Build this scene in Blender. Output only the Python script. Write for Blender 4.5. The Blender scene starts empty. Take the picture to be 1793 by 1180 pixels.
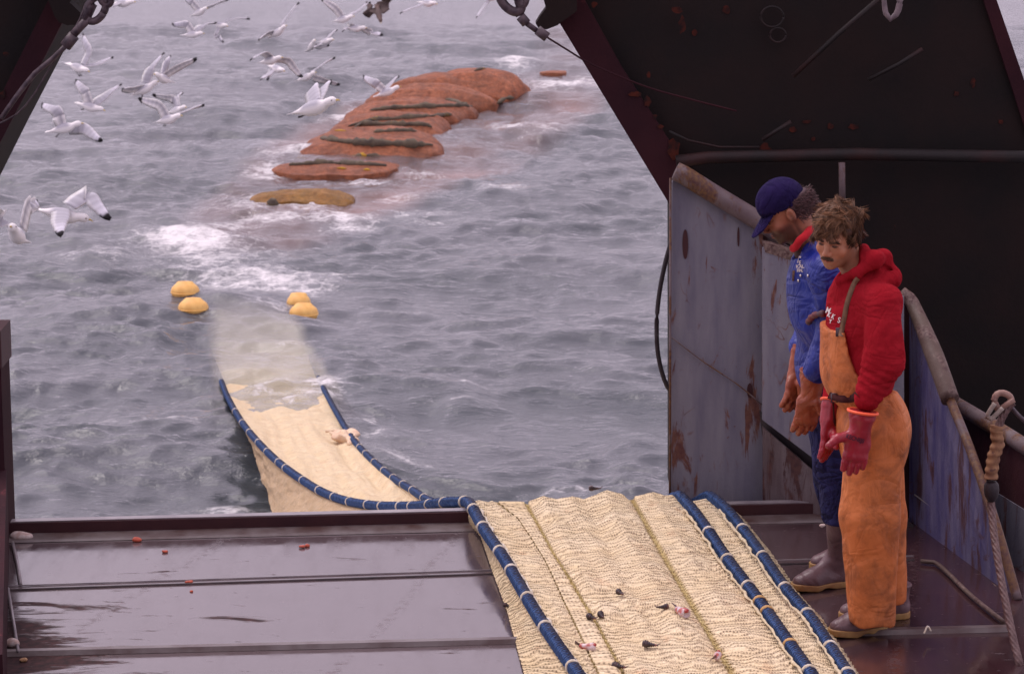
import bpy, math, random
import numpy as np
from mathutils import Vector, Matrix
from mathutils.bvhtree import BVHTree

random.seed(7); RNG = np.random.default_rng(7)
scene = bpy.context.scene
COL = scene.collection

# ------------------------------------------------------------------ camera
F_PX, W_PX, H_PX = 4980.0, 1793.0, 1180.0
CX, CY = W_PX / 2, H_PX / 2
PITCH = math.radians(11.8)
CAM = np.array([0.0, 0.0, 3.6])
WATER = -2.4
cam_d = bpy.data.cameras.new('camera'); cam = bpy.data.objects.new('camera', cam_d); COL.objects.link(cam)
cam.location = CAM; cam.rotation_euler = (math.pi / 2 - PITCH, 0, 0)
cam_d.sensor_width = 36; cam_d.lens = 36 * F_PX / W_PX
cam_d.clip_start = 0.1; cam_d.clip_end = 6000
cam_d.dof.use_dof = True; cam_d.dof.focus_distance = 11.8; cam_d.dof.aperture_fstop = 11
scene.camera = cam
scene.render.resolution_x = 1024; scene.render.resolution_y = 673

# ------------------------------------------------------------------ sky, sun, exposure
SUN_EL, SUN_AZ = math.radians(60), math.radians(-50)      # azimuth from +Y towards +X: sun high on the left
world = bpy.data.worlds.new('World'); scene.world = world; world.use_nodes = True
wn, wl = world.node_tree.nodes, world.node_tree.links
bg = wn['Background']
sky = wn.new('ShaderNodeTexSky'); sky.sky_type = 'NISHITA'; sky.sun_disc = False
sky.sun_elevation = SUN_EL; sky.sun_rotation = SUN_AZ
sky.air_density = 1.0; sky.dust_density = 5.0; sky.ozone_density = 1.0
hsv = wn.new('ShaderNodeHueSaturation'); hsv.inputs['Saturation'].default_value = 0.12
tint = wn.new('ShaderNodeMixRGB'); tint.blend_type = 'MULTIPLY'; tint.inputs[0].default_value = 1
tint.inputs[2].default_value = (1.085, 0.93, 1.115, 1)
# overcast: cloud deck as soft noise over the sky
tc = wn.new('ShaderNodeTexCoord'); cn = wn.new('ShaderNodeTexNoise'); cn.inputs['Scale'].default_value = 2.2
cn.inputs['Detail'].default_value = 5; cr = wn.new('ShaderNodeMapRange')
cr.inputs['From Min'].default_value = .3; cr.inputs['From Max'].default_value = .7
cr.inputs['To Min'].default_value = .82; cr.inputs['To Max'].default_value = 1.15
cm = wn.new('ShaderNodeMixRGB'); cm.blend_type = 'MULTIPLY'; cm.inputs[0].default_value = 1
wl.new(tc.outputs['Generated'], cn.inputs['Vector']); wl.new(cn.outputs['Fac'], cr.inputs['Value'])
flat = wn.new('ShaderNodeMixRGB'); flat.inputs[0].default_value = .6; flat.inputs[2].default_value = (9.8, 9.8, 9.8, 1)   # even cloud layer
wl.new(sky.outputs[0], flat.inputs[1]); wl.new(flat.outputs[0], hsv.inputs['Color']); wl.new(hsv.outputs[0], tint.inputs[1])
wl.new(tint.outputs[0], cm.inputs[1]); wl.new(cr.outputs[0], cm.inputs[2])
wl.new(cm.outputs[0], bg.inputs['Color']); bg.inputs['Strength'].default_value = 0.10
sd = bpy.data.lights.new('sun', 'SUN'); sd.energy = 1.0; sd.angle = math.radians(25); sd.color = (1.0, .93, .86)
so = bpy.data.objects.new('sun', sd); COL.objects.link(so)
sdir = Vector((math.sin(SUN_AZ) * math.cos(SUN_EL), math.cos(SUN_AZ) * math.cos(SUN_EL), math.sin(SUN_EL)))
so.rotation_euler = (-sdir).to_track_quat('-Z', 'Y').to_euler(); so.location = (0, 0, 20)
scene.view_settings.view_transform = 'Standard'; scene.view_settings.look = 'None'
scene.view_settings.exposure = 0.35; scene.view_settings.gamma = 1

# ------------------------------------------------------------------ measuring helpers (photo pixel -> place)
ct, st = math.cos(PITCH), math.sin(PITCH)
def ray(px, py):
    dx = (px - CX) / F_PX; dy = -(py - CY) / F_PX
    return np.array([dx, ct + dy * st, -st + dy * ct])
def P(px, py, Y):
    d = ray(px, py); return CAM + d * (Y / d[1])
def G(px, py, z=0.0):
    d = ray(px, py); return CAM + d * ((z - CAM[2]) / d[2])
def proj(p):
    v = np.asarray(p) - CAM
    f = v[1] * ct - v[2] * st; u = v[1] * st + v[2] * ct
    return CX + F_PX * v[0] / f, CY - F_PX * u / f

def snoise(p, freq, seed, n=7):
    r = np.random.default_rng(seed); out = 0
    for _ in range(n):
        d = r.normal(size=3); d /= np.linalg.norm(d)
        out = out + np.sin((p @ d) * freq * r.uniform(.6, 1.6) + r.uniform(0, 6.28))
    return out / n
def sstep(a, b, x):
    t = np.clip((x - a) / (b - a), 0, 1); return t * t * (3 - 2 * t)
def hash2(ix, iy, seed):
    h = np.sin(ix * 127.1 + iy * 311.7 + seed * 74.7) * 43758.5453
    return h - np.floor(h)
def vnoise(x, y, seed=0):
    ix, iy = np.floor(x), np.floor(y); fx, fy = x - ix, y - iy
    fx = fx * fx * (3 - 2 * fx); fy = fy * fy * (3 - 2 * fy)
    a, b = hash2(ix, iy, seed), hash2(ix + 1, iy, seed); c, d = hash2(ix, iy + 1, seed), hash2(ix + 1, iy + 1, seed)
    return (a * (1 - fx) + b * fx) * (1 - fy) + (c * (1 - fx) + d * fx) * fy
def fbm(x, y, seed=0, o=4):
    s = 0; a = .5
    for k in range(o):
        s = s + a * vnoise(x * 2 ** k, y * 2 ** k, seed + k * 13); a *= .5
    return s / (1 - .5 ** o)

# ------------------------------------------------------------------ object helpers
def empty(name, loc, label, cat, group=None):
    o = bpy.data.objects.new(name, None); COL.objects.link(o); o.location = loc
    o.empty_display_size = .1
    o['label'] = label; o['category'] = cat
    if group: o['group'] = group
    return o
def origin(o):
    v = np.array(o.location, float)
    while o.parent: o = o.parent; v = v + np.array(o.location)
    return v
def mk_obj(name, verts, faces, mat, parent=None, at=None, smooth=True, col=None, uv=None, attrs=None, mats=None, fmat=None):
    verts = np.asarray(verts, float)
    o0 = origin(parent) if parent is not None else (np.array(at, float) if at is not None else np.zeros(3))
    me = bpy.data.meshes.new(name)
    fl = faces.tolist() if isinstance(faces, np.ndarray) else [list(map(int, f)) for f in faces]
    me.from_pydata((verts - o0).tolist(), [], fl)
    me.validate()
    if smooth: me.polygons.foreach_set('use_smooth', [True] * len(me.polygons))
    if col is not None:
        ca = me.color_attributes.new('Col', 'FLOAT_COLOR', 'POINT')
        c4 = np.ones((len(verts), 4)); c4[:, :3] = col; ca.data.foreach_set('color', c4.ravel())
    for k, a in (attrs or {}).items():
        at_ = me.attributes.new(k, 'FLOAT', 'POINT'); at_.data.foreach_set('value', np.asarray(a, float).ravel())
    if uv is not None:
        ul = me.uv_layers.new(name='UVMap'); li = np.empty(len(me.loops), int); me.loops.foreach_get('vertex_index', li)
        ul.data.foreach_set('uv', np.asarray(uv, float)[li].ravel())
    for m in (mats or [mat]): me.materials.append(m)
    if fmat is not None: me.polygons.foreach_set('material_index', np.asarray(fmat, int))
    me.update()
    o = bpy.data.objects.new(name, me); COL.objects.link(o)
    if parent is not None: o.parent = parent
    else: o.location = o0
    return o
def tag(o, label=None, cat=None, group=None, kind=None):
    if label: o['label'] = label
    if cat: o['category'] = cat
    if group: o['group'] = group
    if kind: o['kind'] = kind
    return o

class MB:
    def __init__(s): s.v = []; s.f = []; s.n = 0; s.c = []
    def add(s, v, f, c=None):
        v = np.asarray(v, float); s.v.append(v); s.f += [[int(i) + s.n for i in q] for q in f]; s.n += len(v)
        s.c.append(np.tile(np.array(c if c is not None else (1, 1, 1), float), (len(v), 1)) if np.ndim(c) < 2 else np.asarray(c))
        return s
    def box(s, lo, hi, R=None, c=None, o=None):
        lo, hi = np.array(lo, float), np.array(hi, float)
        v = np.array([[x, y, z] for x in (lo[0], hi[0]) for y in (lo[1], hi[1]) for z in (lo[2], hi[2])])
        if R is not None: v = v @ np.asarray(R).T
        if o is not None: v = v + np.array(o)
        return s.add(v, [(0, 1, 3, 2), (4, 6, 7, 5), (0, 4, 5, 1), (2, 3, 7, 6), (0, 2, 6, 4), (1, 5, 7, 3)], c)
    def prism(s, poly, d, c=None):
        poly = np.asarray(poly, float); n = len(poly); v = np.vstack([poly, poly + np.array(d)])
        f = [list(range(n)), list(range(2 * n - 1, n - 1, -1))] + [(i, (i + 1) % n, n + (i + 1) % n, n + i)[::-1] for i in range(n)]
        return s.add(v, f, c)
    def tube(s, pts, r, seg=10, c=None):
        v, f, _ = tube_geo(pts, r, seg); return s.add(v, f, c)
    def build(s, name, mat, parent=None, **k):
        return mk_obj(name, np.vstack(s.v), s.f, mat, parent, col=np.vstack(s.c), **k)

def catmull(pts, step):
    pts = np.asarray(pts, float); out = []
    p = np.vstack([2 * pts[0] - pts[1], pts, 2 * pts[-1] - pts[-2]])
    for i in range(1, len(p) - 2):
        n = max(1, int(np.linalg.norm(p[i + 1] - p[i]) / step))
        for k in range(n):
            t = k / n
            out.append(.5 * (2 * p[i] + (p[i + 1] - p[i - 1]) * t + (2 * p[i - 1] - 5 * p[i] + 4 * p[i + 1] - p[i + 2]) * t * t + (-p[i - 1] + 3 * p[i] - 3 * p[i + 1] + p[i + 2]) * t ** 3))
    out.append(pts[-1]); return np.array(out)
def tube_geo(pts, r, seg=10, rf=None, upref=(0, 0, 1)):
    pts = np.asarray(pts, float); n = len(pts)
    t = np.gradient(pts, axis=0); t /= np.linalg.norm(t, axis=1)[:, None] + 1e-12
    up = np.array(upref, float); s = np.cross(t, up); bad = np.linalg.norm(s, axis=1) < .05
    s[bad] = np.cross(t[bad], np.array([0.3, 1, 0])); s /= np.linalg.norm(s, axis=1)[:, None]
    u = np.cross(s, t)
    L = np.concatenate([[0], np.cumsum(np.linalg.norm(np.diff(pts, axis=0), axis=1))])
    a = np.arange(seg) / seg * 2 * np.pi
    R = np.broadcast_to(np.asarray(r, float), (n,))[:, None] * np.ones((1, seg))
    if rf is not None: R = R * rf(L[:, None], a[None, :])
    v = pts[:, None, :] + R[..., None] * (np.cos(a)[None, :, None] * s[:, None, :] + np.sin(a)[None, :, None] * u[:, None, :])
    v = v.reshape(-1, 3); f = []
    for i in range(n - 1):
        for k in range(seg):
            k2 = (k + 1) % seg; f.append((i * seg + k, i * seg + k2, (i + 1) * seg + k2, (i + 1) * seg + k))
    v = np.vstack([v, pts[0], pts[-1]]); a0, a1 = n * seg, n * seg + 1
    f += [(a0, (k + 1) % seg, k) for k in range(seg)] + [(a1, (n - 1) * seg + k, (n - 1) * seg + (k + 1) % seg) for k in range(seg)]
    ang = np.concatenate([np.tile(a, n), [0, 0]]); LL = np.concatenate([np.repeat(L, seg), [0, L[-1]]])
    return v, f, np.stack([ang, LL], 1)
def grid_faces(nr, nc, flip=False):
    i = np.arange(nr - 1)[:, None] * nc + np.arange(nc - 1)[None, :]
    f = np.stack([i, i + 1, i + nc + 1, i + nc], -1).reshape(-1, 4)
    return f[:, ::-1] if flip else f
def bvh(o):
    me = o.data; off = Vector(origin(o))
    return BVHTree.FromPolygons([v.co + off for v in me.vertices], [p.vertices[:] for p in me.polygons])
def hit(b, px, py, off=0.0):
    d = Vector(ray(px, py)).normalized(); h = b.ray_cast(Vector(CAM), d)
    if h[0] is None: return None, None
    n = h[1] if h[1].dot(d) < 0 else -h[1]
    return np.array(h[0] + n * off), np.array(n)

# ------------------------------------------------------------------ implicit surfaces (one continuous skin)
def rc(p, a, b, r1, r2):
    a, b = np.asarray(a, float), np.asarray(b, float); ab = b - a; t = np.clip(((p - a) @ ab) / (ab @ ab + 1e-12), 0, 1)
    return np.linalg.norm(p - a - t[:, None] * ab, axis=1) - (r1 + (r2 - r1) * t)
def rce(p, a, b, r1, r2, w, s):
    a, b, w = np.asarray(a, float), np.asarray(b, float), np.asarray(w, float)
    q = p - a; q = q + ((1 / s - 1) * (q @ w))[:, None] * w; bb = b - a; bb = bb + (1 / s - 1) * (bb @ w) * w
    return rc(q, np.zeros(3), bb, r1, r2)
def ell(p, c, r, R=None):
    q = p - np.asarray(c, float)
    if R is not None: q = q @ np.asarray(R)
    r = np.asarray(r, float); k0 = np.linalg.norm(q / r, axis=1); k1 = np.linalg.norm(q / r ** 2, axis=1)
    return k0 * (k0 - 1) / (k1 + 1e-9)
def smin(a, b, k=.02):
    h = np.clip(.5 + .5 * (b - a) / k, 0, 1); return b + (a - b) * h - k * h * (1 - h)
def smax(a, b, k=.02): return -smin(-a, -b, k)
def sdf_mesh(f, lo, hi, h):
    lo, hi = np.array(lo, float), np.array(hi, float); n = np.ceil((hi - lo) / h).astype(int) + 1
    ax = [lo[i] + h * np.arange(n[i]) for i in range(3)]
    V = np.empty(n)
    yy, zz = np.meshgrid(ax[1], ax[2], indexing='ij')
    ch = max(1, int(400000 / yy.size))
    for i in range(0, n[0], ch):
        xs = ax[0][i:i + ch]
        pts = np.empty((len(xs), n[1], n[2], 3)); pts[..., 0] = xs[:, None, None]; pts[..., 1] = yy; pts[..., 2] = zz
        V[i:i + ch] = f(pts.reshape(-1, 3)).reshape(len(xs), n[1], n[2])
    S = V < 0
    c = [(a, b, d) for a in (0, 1) for b in (0, 1) for d in (0, 1)]
    def cs(A, o): return A[o[0]:A.shape[0] - 1 + o[0], o[1]:A.shape[1] - 1 + o[1], o[2]:A.shape[2] - 1 + o[2]]
    cnt = sum(cs(S, o).astype(np.int8) for o in c); act = (cnt > 0) & (cnt < 8)
    ii = np.argwhere(act); idx = -np.ones(act.shape, int); idx[act] = np.arange(len(ii))
    vals = np.stack([V[ii[:, 0] + o[0], ii[:, 1] + o[1], ii[:, 2] + o[2]] for o in c], 1)
    acc = np.zeros((len(ii), 3)); num = np.zeros(len(ii))
    for a in range(8):
        for b in range(a + 1, 8):
            d = np.abs(np.array(c[a]) - np.array(c[b]))
            if d.sum() != 1: continue
            va, vb = vals[:, a], vals[:, b]; m = (va < 0) != (vb < 0)
            t = np.where(m, va / np.where(m, va - vb, 1), 0)
            pos = np.array(c[a])[None] + t[:, None] * (np.array(c[b]) - np.array(c[a]))[None]
            acc[m] += pos[m]; num[m] += 1
    verts = lo + h * (ii + acc / num[:, None]); faces = []
    for axis in range(3):
        o = [1, 1, 1]; o[axis] = 0
        sl0 = [slice(1, -1)] * 3; sl0[axis] = slice(0, -1); sl1 = [slice(1, -1)] * 3; sl1[axis] = slice(1, None)
        A, B = S[tuple(sl0)], S[tuple(sl1)]; e = np.argwhere(A != B)
        if not len(e): continue
        inside = A[e[:, 0], e[:, 1], e[:, 2]]
        g = e + np.array([0 if axis == 0 else 1, 0 if axis == 1 else 1, 0 if axis == 2 else 1])
        u, v = [(1, 2), (2, 0), (0, 1)][axis]
        def cell(du, dv):
            q = g.copy(); q[:, u] -= du; q[:, v] -= dv; return idx[q[:, 0], q[:, 1], q[:, 2]]
        Q = np.stack([cell(1, 1), cell(0, 1), cell(0, 0), cell(1, 0)], 1)
        Q[~inside] = Q[~inside][:, ::-1]; faces.append(Q)
    return verts, np.vstack(faces)

# ------------------------------------------------------------------ materials
def lin(c): return tuple(c) + (1,)
class NT:
    def __init__(s, name):
        s.m = bpy.data.materials.new(name); s.m.use_nodes = True; s.n = s.m.node_tree.nodes; s.l = s.m.node_tree.links
        s.p = s.n['Principled BSDF']; s.out = s.n['Material Output']
    def new(s, t, **k):
        x = s.n.new(t)
        for a, b in k.items(): setattr(x, a, b)
        return x
    def coord(s, kind='Object', scale=(1, 1, 1), rot=(0, 0, 0)):
        t = s.new('ShaderNodeTexCoord'); m = s.new('ShaderNodeMapping'); m.inputs['Scale'].default_value = scale
        m.inputs['Rotation'].default_value = rot
        s.l.new(t.outputs[kind], m.inputs['Vector']); return m.outputs[0]
    def noise(s, vec, scale, detail=4, rough=.55, dist=0):
        x = s.new('ShaderNodeTexNoise'); x.inputs['Scale'].default_value = scale; x.inputs['Detail'].default_value = detail
        x.inputs['Roughness'].default_value = rough; x.inputs['Distortion'].default_value = dist; s.l.new(vec, x.inputs['Vector']); return x.outputs['Fac']
    def ramp(s, v, a, b, lo=0, hi=1):
        x = s.new('ShaderNodeMapRange'); x.inputs['From Min'].default_value = a; x.inputs['From Max'].default_value = b
        x.inputs['To Min'].default_value = lo; x.inputs['To Max'].default_value = hi; s.l.new(v, x.inputs['Value']); return x.outputs[0]
    def mix(s, f, a, b, mode='MIX'):
        x = s.new('ShaderNodeMixRGB', blend_type=mode)
        for i, v in ((0, f), (1, a), (2, b)):
            if hasattr(v, 'is_output'): s.l.new(v, x.inputs[i])
            else: x.inputs[i].default_value = v if i == 0 else lin(v)
        return x.outputs[0]
    def math(s, op, a, b=0.0):
        x = s.new('ShaderNodeMath', operation=op)
        for i, v in ((0, a), (1, b)):
            if hasattr(v, 'is_output'): s.l.new(v, x.inputs[i])
            else: x.inputs[i].default_value = v
        return x.outputs[0]
    def attr(s, name, out='Color'):
        x = s.new('ShaderNodeAttribute'); x.attribute_name = name; return x.outputs[out]
    def bump(s, h, strength=.4, dist=.01):
        x = s.new('ShaderNodeBump'); x.inputs['Strength'].default_value = strength; x.inputs['Distance'].default_value = dist
        s.l.new(h, x.inputs['Height']); s.l.new(x.outputs[0], s.p.inputs['Normal']); return x
    def set(s, **k):
        for a, b in k.items():
            i = s.p.inputs[{'color': 'Base Color', 'rough': 'Roughness', 'metal': 'Metallic', 'spec': 'Specular IOR Level', 'ior': 'IOR', 'coat': 'Coat Weight', 'coatr': 'Coat Roughness', 'sheen': 'Sheen Weight'}[a]]
            if hasattr(b, 'is_output'): s.l.new(b, i)
            else: i.default_value = lin(b) if a == 'color' else b
        return s

def simple(name, base, dark=None, scale=8, a=.35, b=.7, rough=.6, spec=.4, bs=60, bst=.3, bd=.004, coat=0, vcol=False, stretch=(1, 1, 1), third=None, tscale=3, ta=.55, tb=.65, metal=0, detail=5):
    t = NT(name); v = t.coord('Object', stretch); c = base
    n = t.noise(v, scale, detail)
    if dark is not None: c = t.mix(t.ramp(n, a, b), dark, base)
    if third is not None: c = t.mix(t.ramp(t.noise(v, tscale, 6, .65), ta, tb), c, third)
    if vcol: c = t.mix(1, c, t.attr('Col'), 'MULTIPLY')
    t.set(color=c, rough=rough, spec=spec, coat=coat, metal=metal)
    if bs: t.bump(t.noise(t.coord('Object'), bs, 3), bst, bd)
    return t.m

M = {}
def rusty(name, paint, paint2, rust, rust2, amount=.55, streak=True, rough=.55, spec=.35, fine=30):
    t = NT(name); v = t.coord('Object'); vs = t.coord('Object', (3.2, 3.2, .55)) if streak else v
    base = t.mix(t.ramp(t.noise(vs, 4, 6, .6), .3, .7), paint, paint2)
    rc_ = t.mix(t.ramp(t.noise(v, fine, 4), .35, .65), rust, rust2)
    m1 = t.ramp(t.noise(vs, 3.4, 9, .68, .6), amount, amount + .05)
    m2 = t.ramp(t.noise(v, 23, 7, .7), .66, .7)
    f = t.math('MAXIMUM', m1, m2)
    # hairline cracks and drips
    ln = t.ramp(t.math('ABSOLUTE', t.math('SUBTRACT', t.noise(t.coord('Object', (1.6, 1.6, .8)), 2.6, 3, .5, 1.2), .5)), .002, .010, 1, 0)
    f = t.math('MAXIMUM', f, t.math('MULTIPLY', ln, t.ramp(t.noise(v, 5, 4), .5, .62, 0, .8)))
    c = t.mix(f, base, rc_)
    t.set(color=c, rough=t.ramp(t.noise(v, 9, 5), .3, .7, rough - .12, rough + .15), spec=spec)
    t.bump(t.noise(v, 55, 6, .65), .35, .006)
    return t.m
M['panel'] = rusty('worn_grey_paint', (.125, .118, .16), (.205, .195, .225), (.085, .03, .03), (.15, .065, .045), .56)
M['panel_low'] = rusty('scraped_paint', (.06, .032, .035), (.16, .125, .13), (.045, .018, .02), (.085, .035, .03), .5)
M['bluepl'] = rusty('worn_blue_paint', (.035, .028, .12), (.15, .13, .205), (.055, .02, .032), (.085, .035, .04), .55)
M['plum'] = rusty('plum_paint', (.055, .018, .024), (.075, .026, .03), (.11, .09, .10), (.045, .014, .014), .6)
M['rail'] = rusty('rail_rust', (.085, .05, .058), (.18, .14, .14), (.075, .03, .028), (.15, .075, .03), .47, False, fine=60)
M['railrust'] = rusty('rail_brown', (.06, .03, .026), (.13, .09, .07), (.055, .02, .02), (.19, .13, .11), .49, False, fine=60)
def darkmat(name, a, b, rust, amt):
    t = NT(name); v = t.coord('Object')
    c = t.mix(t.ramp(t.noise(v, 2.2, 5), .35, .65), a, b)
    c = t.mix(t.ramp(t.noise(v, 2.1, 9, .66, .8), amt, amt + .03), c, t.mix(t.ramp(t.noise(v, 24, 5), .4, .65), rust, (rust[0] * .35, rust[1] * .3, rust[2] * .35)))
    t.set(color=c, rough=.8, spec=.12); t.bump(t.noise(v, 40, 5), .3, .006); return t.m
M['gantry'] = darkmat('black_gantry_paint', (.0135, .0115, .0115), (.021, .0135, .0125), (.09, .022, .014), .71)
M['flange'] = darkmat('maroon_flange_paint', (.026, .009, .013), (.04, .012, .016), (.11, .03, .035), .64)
M['darkpipe'] = simple('dark_red_pipe', (.034, .012, .011), (.014, .010, .010), 3, .45, .62, rough=.6, spec=.3)
M['black'] = simple('black_rubber', (.02, .014, .018), (.03, .02, .024), 8, rough=.55, spec=.4)
M['iron'] = simple('dark_iron', (.035, .02, .03), (.09, .06, .07), 26, .6, .4, rough=.5, spec=.5, bs=90)
M['maroon'] = simple('maroon_steel', (.038, .012, .016), (.055, .018, .02), 8, rough=.55, spec=.3)
M['edge'] = simple('pale_edge', (.34, .3, .3), (.2, .17, .18), 8, rough=.3, spec=.5)
M['cream'] = simple('cream_rubber', (.34, .23, .085), (.2, .13, .05), 16, rough=.5)
# ================================================================== WATER
def water_mat():
    t = NT('sea_water'); v = t.coord('Object')
    foam = t.attr('foam', 'Fac'); clear = t.attr('clear', 'Fac')
    base = t.mix(t.ramp(t.noise(t.coord('Object', (.5, .9, 1)), .5, 3), .35, .65), (.052, .062, .07), (.095, .10, .112))
    n1 = t.noise(t.coord('Object', (.9, 1.6, 1)), 9, 6, .6); n2 = t.noise(t.coord('Object', (.8, 1.6, 1)), 30, 5, .6)
    wob = t.new('ShaderNodeTexVoronoi', feature='DISTANCE_TO_EDGE'); wob.inputs['Scale'].default_value = 3.6
    dv = t.mix(.35, v, t.new('ShaderNodeTexNoise').outputs['Color']); 
    nn = dv.node.inputs[2].links[0].from_node; nn.inputs['Scale'].default_value = 5; t.l.new(v, nn.inputs['Vector'])
    t.l.new(dv, wob.inputs['Vector'])
    lace = t.ramp(wob.outputs['Distance'], 0, .2, .2, -.06)
    thr = t.math('ADD', t.math('ADD', t.math('MULTIPLY', n1, 1.15), t.math('MULTIPLY', n2, .95)), lace)
    fm = t.ramp(t.math('ADD', thr, t.math('MULTIPLY', foam, .78)), 1.36, 1.95)
    fm = t.math('MULTIPLY', fm, t.ramp(foam, .02, .2))
    aer = t.ramp(foam, 0, 1, 0, .5)                               # aerated, paler water round the foam
    base = t.mix(aer, base, (.34, .34, .35))
    base = t.mix(t.attr('net_glow', 'Fac'), base, (.78, .74, .58))  # pale bubbly tint, painted into the water for the sunk net's glow
    base = t.mix(t.attr('ruddy', 'Fac'), base, (.44, .19, .13))
    dif = t.new('ShaderNodeBsdfDiffuse'); t.l.new(base, dif.inputs['Color'])
    tr = t.new('ShaderNodeBsdfTransparent'); tr.inputs['Color'].default_value = (.86, .9, .88, 1)
    body = t.new('ShaderNodeMixShader'); t.l.new(clear, body.inputs[0]); t.l.new(dif.outputs[0], body.inputs[1]); t.l.new(tr.outputs[0], body.inputs[2])
    gl = t.new('ShaderNodeBsdfGlossy'); gl.inputs['Roughness'].default_value = .12; gl.inputs['Color'].default_value = (1, 1, 1, 1)
    fr = t.new('ShaderNodeFresnel'); fr.inputs['IOR'].default_value = 1.38
    bp = t.new('ShaderNodeBump'); bp.inputs['Strength'].default_value = .8; bp.inputs['Distance'].default_value = .035
    hb = t.math('ADD', t.math('MULTIPLY', t.noise(t.coord('Object', (.5, 1.3, 1)), 5, 5, .6, .5), 1.0), t.math('MULTIPLY', t.noise(t.coord('Object', (.8, 1.2, 1)), 19, 4, .6, .4), .35))
    t.l.new(hb, bp.inputs['Height'])
    for s in (gl, fr): t.l.new(bp.outputs[0], s.inputs['Normal'])
    ms = t.new('ShaderNodeMixShader'); t.l.new(fr.outputs[0], ms.inputs[0]); t.l.new(body.outputs[0], ms.inputs[1]); t.l.new(gl.outputs[0], ms.inputs[2])
    fd = t.new('ShaderNodeBsdfDiffuse'); fd.inputs['Color'].default_value = (.74, .72, .72, 1); t.l.new(bp.outputs[0], fd.inputs['Normal'])
    mf = t.new('ShaderNodeMixShader'); t.l.new(fm, mf.inputs[0]); t.l.new(ms.outputs[0], mf.inputs[1]); t.l.new(fd.outputs[0], mf.inputs[2])
    t.l.new(mf.outputs[0], t.out.inputs['Surface']); return t.m
M['water'] = water_mat()

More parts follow.
